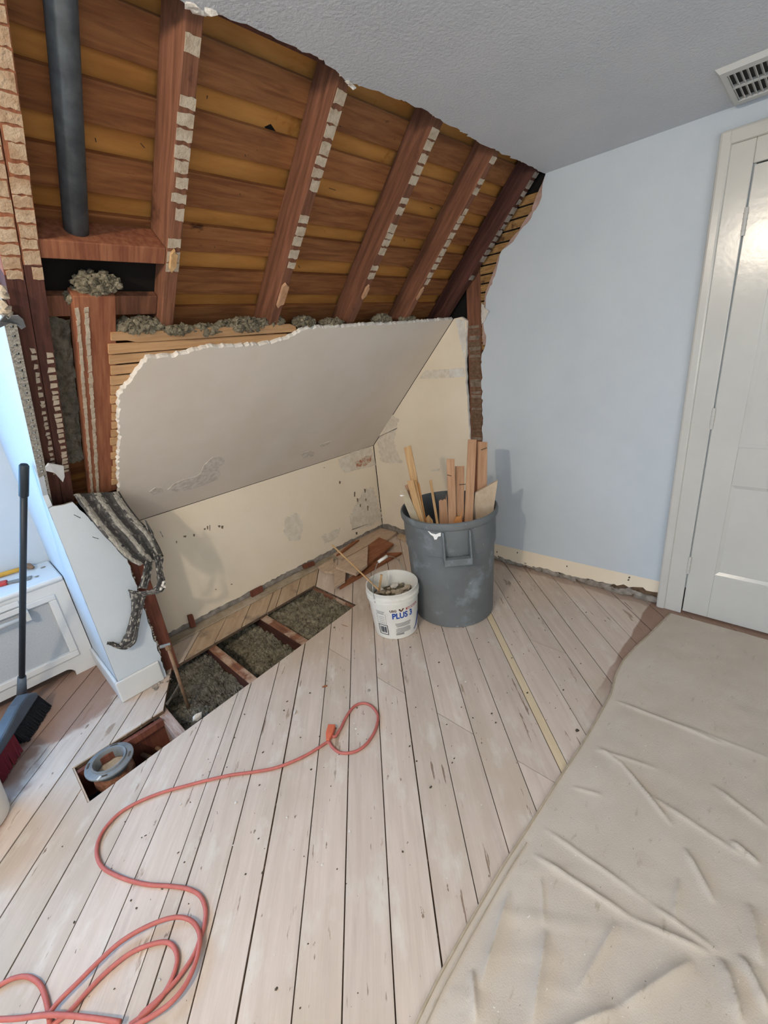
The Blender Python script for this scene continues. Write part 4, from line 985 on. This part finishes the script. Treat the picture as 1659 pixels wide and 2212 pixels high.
flat_piece('lath_offcut', [(918, 1122), (926, 1113), (935, 1125), (938, 1150), (920, 1150)], -.05, .010, 'slat_wood', 'small rounded tan scrap low in the bin', group=G)
flat_piece('lath_offcut', [(980, 1128), (986, 1117), (994, 1116), (997, 1103), (999, 1150), (980, 1150)], -.10, .010, 'splinter', 'small orange splintered scrap low at the front of the bin', group=G)
MB().prism([pv(864, 1069, -.035, cb_), pv(878.5, 1070.5, -.035, cb_), pv(878.6, 1073, -.035, cb_), pv(864.5, 1072, -.035, cb_)], BP*.002).build('paint_line', 'print_white', [o for o in bpy.data.objects if o.get('label', '').startswith('short grey painted')][0])
for (pa, pb, d, lb) in (((966, 1026), (975, 1028), -.0, 'brown lath with a nail in the middle of the bin'), ((992, 1047), (1006, 1046), .0, 'brown lath right of the middle one with bent nail'), ((1039, 972), (1052, 967), .06, 'tall brown lath farthest right in the bin')):
    par = [o for o in bpy.data.objects if o.get('label') == lb][0]
    a_, b_ = pv(*pa, d, cb_), pv(*pb, d, cb_)
    MB().tube([a_, b_], .0022, 6).build('nail', 'chip_dark', par)

# ================================================================ SCRAP PILE BY THE CORNER
CR = lambda x, y: (660+x/5.53, 1080+y/5.53)
def scrap(pts, z, th, m_, label, tilt=0):
    P = []
    for x, y in pts:
        p = fl(*CR(x, y), z); P.append(p)
    P = [p+Vector((0, 0, tilt*(p.x-P[0].x))) for p in P]
    base = Vector((sum(p.x for p in P)/len(P), sum(p.y for p in P)/len(P), z-th))
    o = MB().prism(P, (0, 0, -th)).build('board_scrap', m_, None, frame=T(base), bevel=.001); return tag(o, label, 'wood scrap', 'broken boards piled by the corner')
scrap([(405, 1045), (470, 965), (740, 790), (960, 632), (1150, 622)], .021, .020, 'scrap_red', 'long dark red splintered board at the front of the scrap pile')
scrap([(330, 640), (430, 700), (640, 600), (880, 450), (970, 480), (1090, 385), (900, 330), (820, 345)], .022, .021, 'scrap_pale', 'long pale board at the back of the scrap pile by the wall')
scrap([(735, 775), (750, 540), (880, 445), (1050, 520)], .045, .020, 'scrap_red', 'reddish board with pointed end on top of the scrap pile')
scrap([(420, 735), (745, 550), (735, 770), (600, 880), (360, 800)], .066, .020, 'scrap_pale', 'pale triangular board on top of the scrap pile')
scrap([(340, 750), (480, 860), (470, 960), (345, 1035)], .044, .018, 'scrap_pale', 'small pale triangular board at the near left of the pile')
scrap([(150, 800), (330, 690), (345, 860), (230, 850)], .022, .020, 'scrap_pale', 'pale pointed board at the far left of the scrap pile')
scrap([(365, 655), (560, 500), (640, 470), (430, 625)], .040, .016, 'scrap_red', 'narrow dark strip behind the scrap pile against the wall')
scrap([(1090, 430), (1130, 395), (1215, 430), (1225, 478), (1180, 470)], .022, .020, 'floor_old', 'small grey brown board end between the scrap pile and bin')

# ================================================================ TOILET FLANGE, SUPPLY STUB
FCn = fl(237, 1645, -.012); FCn = Vector((FCn.x, FCn.y, -.012))
flg = tag(empty('toilet_flange', (FCn.x, FCn.y, -.25)), 'grey metal toilet flange on a drain pipe in the floor hole', 'plumbing')
FZ = Vector((FCn.x, FCn.y, 0))
MB().lathe([(.054, -.045), (.054, -.008), (.060, .004), (.066, .005), (.068, -.002), (.088, -.003), (.092, -.006), (.092, -.012), (.066, -.014), (.062, -.05), (.07, -.06), (.07, -.09), (.058, -.1), (.05, -.1)], FZ, 48).build('ring', 'galvanized', flg, smooth=True)
fring = [c for c in flg.children if c.name.startswith('ring')][0]; fring.modifiers.new('split', 'EDGE_SPLIT').split_angle = R(35)
MB().lathe([(.062, -.05), (.074, -.055), (.078, -.09), (.066, -.105), (.062, -.26), (.058, -.26), (.058, -.03)], FZ, 32).build('drain_pipe', 'joist_wood', flg, smooth=True)
MB().lathe([(0, -.055), (.056, -.05)], FZ, 32).build('rag_plug', 'plaster_patch_tan', flg)
for a in (60, 150, 240, 330):
    MB().box((-.014, -.004, 0), (.014, .004, .002), T=T(FZ+Vector((.079*math.cos(R(a)), .079*math.sin(R(a)), -.0035))) @ Matrix.Rotation(R(a+90), 4, 'Z')).build('bolt_slot', 'chip_dark', fring)
MB().box((-.009, -.005, 0), (.009, .005, .003), T=T(FZ+Vector((-.055, -.065, -.004))) @ Matrix.Rotation(R(30), 4, 'Z')).build('clip', 'white_paint', fring)
for i, (a, b) in enumerate((((.20, 1.95, -.13), (.30, 1.70, -.13)), ((.26, 1.97, -.15), (.33, 1.72, -.15)))):
    o = MB().tube([a, b], .010, 8).build('water_pipe', 'copper', None, frame=T(a)); tag(o, ('dim copper pipe in the dark floor hole nearer the flange', 'dim copper pipe in the dark floor hole nearer the joist')[i], 'pipe')
pb_ = fl(406, 1525, -.07)
sp = tag(empty('supply_stub', (pb_.x, pb_.y, -.08)), 'thin capped water pipe rising beside the broken wall end', 'pipe')
b = Vector((pb_.x, pb_.y, -.12)); zt3 = .0
for k in range(60):
    zt3 = .005*k; v_ = Vector((b.x, b.y, zt3))-CAM
    if H_PX/2-F_PX*v_.dot(upv)/v_.dot(fwd) < 1398: break
a = Vector((b.x, b.y, zt3))
MB().tube([b, a], .0085, 10).build('pipe', 'copper', sp, smooth=True)
MB().tube([a-Vector((0, 0, .012)), a+Vector((0, 0, .012))], .013, 10).build('collar', 'copper', sp)
MB().tube([a+Vector((-.030, .012, .012)), a+Vector((.012, -.004, .010))], .008, 10).build('valve_stem', 'galvanized', sp)
o = MB().prism([fl(375, 1497, .006), fl(386, 1475, .03), fl(388, 1478, .03), fl(360, 1523, .004), fl(357, 1520, .004)], (0.004, 0, -.004)).build('batten_scrap', 'chip_dark', None, frame=T(fl(370, 1500)))
tag(o, 'thin dark strip of wood at the foot of the broken wall end', 'wood scrap')

# ================================================================ HANGING METAL LATH
ml = tag(empty('metal_lath', (.40, 2.19, .35)), 'torn strip of plaster-crusted metal lath hanging from the wall end', 'metal lath')
rows = [((158, 1068, 2.20), (256, 1062, 2.27)), ((175, 1092, 2.17), (272, 1088, 2.24)), ((205, 1132, 2.14), (298, 1122, 2.20)), ((240, 1172, 2.11), (325, 1150, 2.17)), ((272, 1205, 2.09), (342, 1180, 2.15)), ((300, 1222, 2.08), (352, 1202, 2.14))]
K = 30; mb = MB(); vs = []; fs = []; mids = []
def interp(rows_, n_):
    A_ = smooth_path([yw(*r_[0]) for r_ in rows_], n_); B_ = smooth_path([yw(*r_[1]) for r_ in rows_], n_); return A_, B_
A_, B_ = interp(rows, 8)
for j in range(len(A_)):
    for i in range(K+1):
        t = i/K; p = A_[j].lerp(B_[j], t); wv = .013*math.sin(t*math.pi*5)+.007*noise.noise(Vector((i*.5, j*.35, 2)))+.003*noise.noise(Vector((i*1.3, j*1.1, 4)))
        p = p+Vector((-.3, -.8, .2))*wv; vs.append(p)
mi = []
for j in range(len(A_)-1):
    for i in range(K):
        a = j*(K+1)+i; fs.append([a, a+1, a+K+2, a+K+1]); mi.append(1 if math.sin((i+.5)/K*math.pi*5)+.5*noise.noise(Vector((i*.35, j*.3, 8))) > .62 else 0)
mb.v = [Vector(v) for v in vs]; mb.f = fs; mb.m = mi
mb.build('crusted_sheet', ['metal_lath', 'lath_plaster'], ml, smooth=True).modifiers.new('solid', 'SOLIDIFY').thickness = .004
def ribbon(pairs, name, m_=('metal_lath', 'lath_plaster'), K=14, amp=.006, f=2, seed=0):
    A_, B_ = interp(pairs, 14); mb = MB(); mi = []
    for j in range(len(A_)):
        for i in range(K+1):
            t = i/K; p = A_[j].lerp(B_[j], t)+Vector((-.3, -.8, .2))*(amp*math.sin(t*math.pi*f)+.005*noise.noise(Vector((i*.4+seed, j*.3, 2)))); mb.v.append(p)
    for j in range(len(A_)-1):
        for i in range(K):
            a = j*(K+1)+i; mb.f.append([a, a+1, a+K+2, a+K+1]); mi.append(1 if noise.noise(Vector((i*.55+seed*5, j*.22, 1))) > .22 else 0)
    mb.m = mi; o = mb.build(name, list(m_), ml, smooth=True); o.modifiers.new('solid', 'SOLIDIFY').thickness = .005; return o
ribbon([((313, 1212, 2.09), (330, 1212, 2.11)), ((308, 1240, 2.10), (326, 1240, 2.12)), ((300, 1268, 2.12), (318, 1274, 2.12))], 'folded_flap', seed=1)
ribbon([((330, 1195, 2.10), (352, 1205, 2.12)), ((338, 1235, 2.10), (350, 1232, 2.12)), ((340, 1258, 2.09), (356, 1258, 2.11)), ((330, 1272, 2.09), (348, 1278, 2.11)), ((304, 1278, 2.11), (308, 1288, 2.12))], 'folded_flap', seed=2, amp=.003)
ribbon([((310, 1120, 2.16), (318, 1146, 2.16)), ((322, 1141, 2.14), (328, 1150, 2.15)), ((331, 1170, 2.12), (336, 1178, 2.14)), ((340, 1195, 2.11), (350, 1200, 2.13))], 'edge_wire', seed=5, K=3, amp=.001)
ribbon([((278, 1273, 2.14), (318, 1280, 2.13)), ((284, 1296, 2.15), (313, 1296, 2.14)), ((284, 1325, 2.17), (306, 1325, 2.16)), ((278, 1352, 2.18), (300, 1356, 2.17)), ((268, 1376, 2.185), (293, 1388, 2.175)), ((258, 1392, 2.185), (272, 1403, 2.175)), ((243, 1388, 2.18), (250, 1400, 2.17)), ((231, 1388, 2.17), (234, 1391, 2.165))], 'hanging_tail', seed=3, amp=.008)
mb = MB(); rn = random.Random(19)
for (px, py) in ((353, 1258), (351, 1264), (347, 1272), (338, 1268), (355, 1268)): mb.lump(yw(px, py, 2.095), rn.uniform(.006, .010), (1, 1, 1), px)
mb.build('plaster_crumbs', 'plaster_white', ml)['kind'] = 'stuff'
mb = MB()
for (a, b) in (((160, 1112), (174, 1119)), ((200, 1160), (213, 1164)), ((222, 1140), (236, 1150)), ((346, 1148), (352, 1160))): mb.tube([yw(*a, 2.15), yw(*b, 2.13)], .0016, 5)
mb.build('loose_wires', 'metal_lath', ml)['kind'] = 'stuff'

# ================================================================ EXTENSION CORD
cp = [(714, 1580), (722, 1592), (735, 1575), (748, 1548), (765, 1526), (785, 1519), (803, 1526), (816, 1545), (813, 1570), (802, 1593), (785, 1613), (762, 1625), (735, 1626), (718, 1614), (709, 1603), (690, 1614), (660, 1632), (625, 1648), (590, 1660), (545, 1668), (500, 1674), (450, 1685), (400, 1698), (350, 1712), (300, 1732), (260, 1755), (230, 1785), (213, 1815), (209, 1845), (220, 1872), (245, 1888), (280, 1902), (320, 1911), (365, 1914), (405, 1920), (432, 1935), (444, 1965), (441, 2000), (432, 2028), (420, 2060), (398, 2095), (370, 2130), (335, 2165), (300, 2200)]
z_ = .0068
P = [fl(x, y, z_) for x, y in cp]
P += [Vector((P[-1].x-.03, P[-1].y-.04, z_)), Vector((-.30, 1.02, z_)), Vector((-.42, 1.08, z_))]
loop2 = [(-5, 2202), (40, 2200), (110, 2192), (190, 2198), (260, 2208)]
loopA = [(260, 2230), (320, 2200), (370, 2165), (405, 2120), (425, 2070), (432, 2025), (420, 1995), (395, 1982), (360, 1985), (310, 2005), (260, 2035), (215, 2075), (170, 2120), (125, 2165), (100, 2200)]
loopB = [(100, 2225), (150, 2185), (190, 2140), (235, 2095), (280, 2060), (320, 2042), (355, 2035), (375, 2045), (383, 2070), (375, 2105), (355, 2145), (325, 2180), (280, 2215)]
loopC = [(-30, 2150), (0, 2128), (30, 2113), (60, 2110), (85, 2125), (98, 2155), (106, 2195), (110, 2230)]
cord = tag(empty('extension_cord', fl(714, 1600)), 'faded red-orange extension cord looping across the pale floor', 'cord')
MB().tube(smooth_path(P, 5), .0062, 8).build('cable', 'cord_rubber', cord, smooth=True)
def strand(L_, z): MB().tube(smooth_path([fl(x, y, z) for x, y in L_], 5), .0062, 8).build('cable', 'cord_rubber', cord, smooth=True)
strand(loopA, .0175); strand(loopB, .0068); strand(loopC, .0068); strand(loop2, .026)
pa, pb = fl(708, 1600, .012), fl(717, 1568, .012); dv = (pb-pa).normalized(); FB = basis(pa, dv, (0, 0, 1))
MB().add([FB @ Vector(v) for v in ((.0, -.007, -.007), (.0, .007, -.007), (.0, .007, .007), (0, -.007, .007), (.03, -.015, -.011), (.03, .015, -.011), (.03, .015, .011), (.03, -.015, .011), (.075, -.016, -.011), (.075, .016, -.011), (.075, .016, .011), (.075, -.016, .011))],
    [[3, 2, 1, 0], [0, 1, 5, 4], [1, 2, 6, 5], [2, 3, 7, 6], [3, 0, 4, 7], [4, 5, 9, 8], [5, 6, 10, 9], [6, 7, 11, 10], [7, 4, 8, 11], [8, 9, 10, 11]]).build('connector', 'cord_orange', cord, bevel=.003)

# ================================================================ DROP CLOTH
edge_px = [(835, 2330), (895, 2212), (945, 2110), (1000, 2012), (1045, 1935), (1090, 1860), (1130, 1800), (1165, 1745), (1200, 1690), (1230, 1645), (1260, 1600), (1292, 1545), (1320, 1495), (1330, 1455), (1345, 1425), (1372, 1395), (1400, 1370), (1430, 1340), (1458, 1312)]
E_ = [fl(*p, .012) for p in edge_px]; E_.sort(key=lambda p: p.x)
def edge_y(x):
    if x <= E_[0].x: return E_[0].y
    for a, b in zip(E_, E_[1:]):
        if a.x <= x <= b.x: return a.y+(b.y-a.y)*(x-a.x)/max(1e-6, b.x-a.x)
    return E_[-1].y
RID = [((1322, 1512), (1560, 1608), .006, .010), ((1285, 1620), (1420, 1665), .004, .012), ((1340, 1650), (1450, 1785), .008, .009), ((1290, 1615), (1345, 1655), .004, .010), ((1180, 1795), (1390, 1945), .006, .010), ((1155, 1850), (1370, 1990), .009, .012), ((1370, 1990), (1530, 2060), .008, .012), ((1410, 1960), (1545, 2055), .006, .010), ((1480, 1840), (1540, 1950), .010, .014), ((1465, 1905), (1455, 1990), .006, .010), ((1170, 1900), (1175, 2000), .005, .010), ((1330, 2000), (1250, 2140), .008, .014),
       ((1180, 2020), (1150, 2212), .014, .022), ((1100, 1930), (1040, 2130), .012, .020), ((1020, 2100), (1030, 2212), .012, .016), ((1490, 2080), (1340, 2180), .014, .022), ((1340, 2180), (1180, 2250), .014, .024), ((1560, 2080), (1600, 2212), .016, .020), ((1600, 2070), (1659, 2190), .014, .018), ((1620, 1960), (1640, 2080), .010, .018), ((1580, 1820), (1640, 1870), .010, .014), ((1540, 1700), (1659, 1790), .006, .014), ((1400, 1720), (1600, 1850), .005, .014), ((1230, 1700), (1300, 1720), .004, .012), ((1450, 1560), (1659, 1640), .003, .012)]
RW = [(fl(*a), fl(*b), h, w_) for a, b, h, w_ in RID]
def cloth_h(x, y, dd):
    p = Vector((x*3.2, y*3.2, 1.7)); h = .005+.004*noise.noise(p)+.002*noise.noise(p*2.7)
    nearcam = max(0, min(1, (1.1-x)/.8))
    fo = noise.noise(Vector((x*14+y*9, y*2.2-x*2.2, 5))); h += nearcam*.020*max(0, fo)**1.3+.0016*noise.noise(Vector((x*14, y*17, 9)))
    for a, b, hh, w_ in RW:
        ax, ay, bx_, by_ = a.x, a.y, b.x, b.y; ddx, ddy = bx_-ax, by_-ay; L2 = ddx*ddx+ddy*ddy
        t = ((x-ax)*ddx+(y-ay)*ddy)/L2
        if t < -.15 or t > 1.15: continue
        tc = max(0, min(1, t)); q2 = (x-ax-ddx*tc)**2+(y-ay-ddy*tc)**2
        if q2 > (4*w_)**2: continue
        h += 1.5*hh*math.exp(-math.sqrt(q2)/w_*1.9)*max(0, min(1, 4*t*(1-t)+.25))
    h = h*min(1, dd/.10+.25)
    return max(h, .0035)
x0, x1, yb = .12, 2.425, -1.35; nx, ny = 420, 330; vs = []; fs = []
for j in range(ny+1):
    for i in range(nx+1):
        x = x0+(x1-x0)*i/nx; ye = edge_y(x)-.002; t = (j/ny)**1.25; y = ye-(ye-yb)*t; vs.append((x, y, cloth_h(x, y, ye-y)))
for j in range(ny):
    for i in range(nx): a = j*(nx+1)+i; fs.append([a, a+nx+1, a+nx+2, a+1])
dc = tag(empty('drop_cloth', (1.3, 0, 0)), 'stained beige canvas drop cloth spread on the floor by the door', 'drop cloth')
MB().add(vs, fs).build('sheet', 'cloth', dc, smooth=True)
hem = [Vector((x0+(x1-x0)*i/120, edge_y(x0+(x1-x0)*i/120), .004)) for i in range(121)]
MB().tube(hem, .0038, 6).build('hem', 'hem', dc, smooth=True)
MB().tube([p+Vector((0, -.020, .002)) for p in hem[:40]], .0016, 5).build('hem_seam', 'hem', dc)

# ================================================================ SMALL DEBRIS ON THE FLOOR
def bit(px, py, dx_, dy_, m_, label, ang=0, cat='debris', h=.006, name='wood_chip'):
    p = fl(px, py); o = MB().lump((0, 0, 0), 1, (dx_, dy_, h), int(px+py), sub=1, jit=.25)
    Fm = T(p+Vector((0, 0, h*.7))) @ Matrix.Rotation(R(ang), 4, 'Z'); o.v = [Fm @ v for v in o.v]
    tag(o.build(name, m_, None, frame=Fm), label, cat)
bit(702, 1484, .016, .004, 'scrap_red', 'small brown sliver on the floor in front of the holes', -20)
bit(797, 1493, .008, .006, 'plaster_grey', 'grey crumb on the floor right of the brown sliver')
bit(637, 1540, .012, .007, 'plaster_white', 'white plaster crumb on a board gap left of the cord loop', 30, name='plaster_crumb')
o = MB().lump(fl(425, 1549, -.02), .022, (1, 1, .8), 3).build('plaster_lump', 'plaster_white', None, frame=T(fl(425, 1549, -.03))); tag(o, 'white plaster lump at the edge of the insulated floor bay', 'debris')
bit(745, 1352, .03, .002, 'scrap_red', 'thin curved sliver on the floor left of the bucket', 100, h=.002)
bit(722, 1357, .006, .005, 'insulation', 'small grey crumb at the corner of the far floor hole')
bit(1247, 1578, .010, .008, 'chip_dark', 'dark knot of dirt beside the edge of the drop cloth', h=.002)
mb = MB(); rn = random.Random(101)
for k in range(240):
    x = rn.uniform(-.2, 2.3); y = rn.uniform(.5, 1.8)
    if y > 1.68: continue
    mb.lump((x, y, .0012), rn.uniform(.0012, .0038), (1.3, 1, .6), k, rn.choice((0, 1, 1)), jit=.5)
o = mb.build('floor_grit', ['plaster_white', 'chip_dark'], None, frame=T((1, 1, 0))); tag(o, 'fine plaster grit scattered over the pale floor boards', 'grit', kind='stuff')
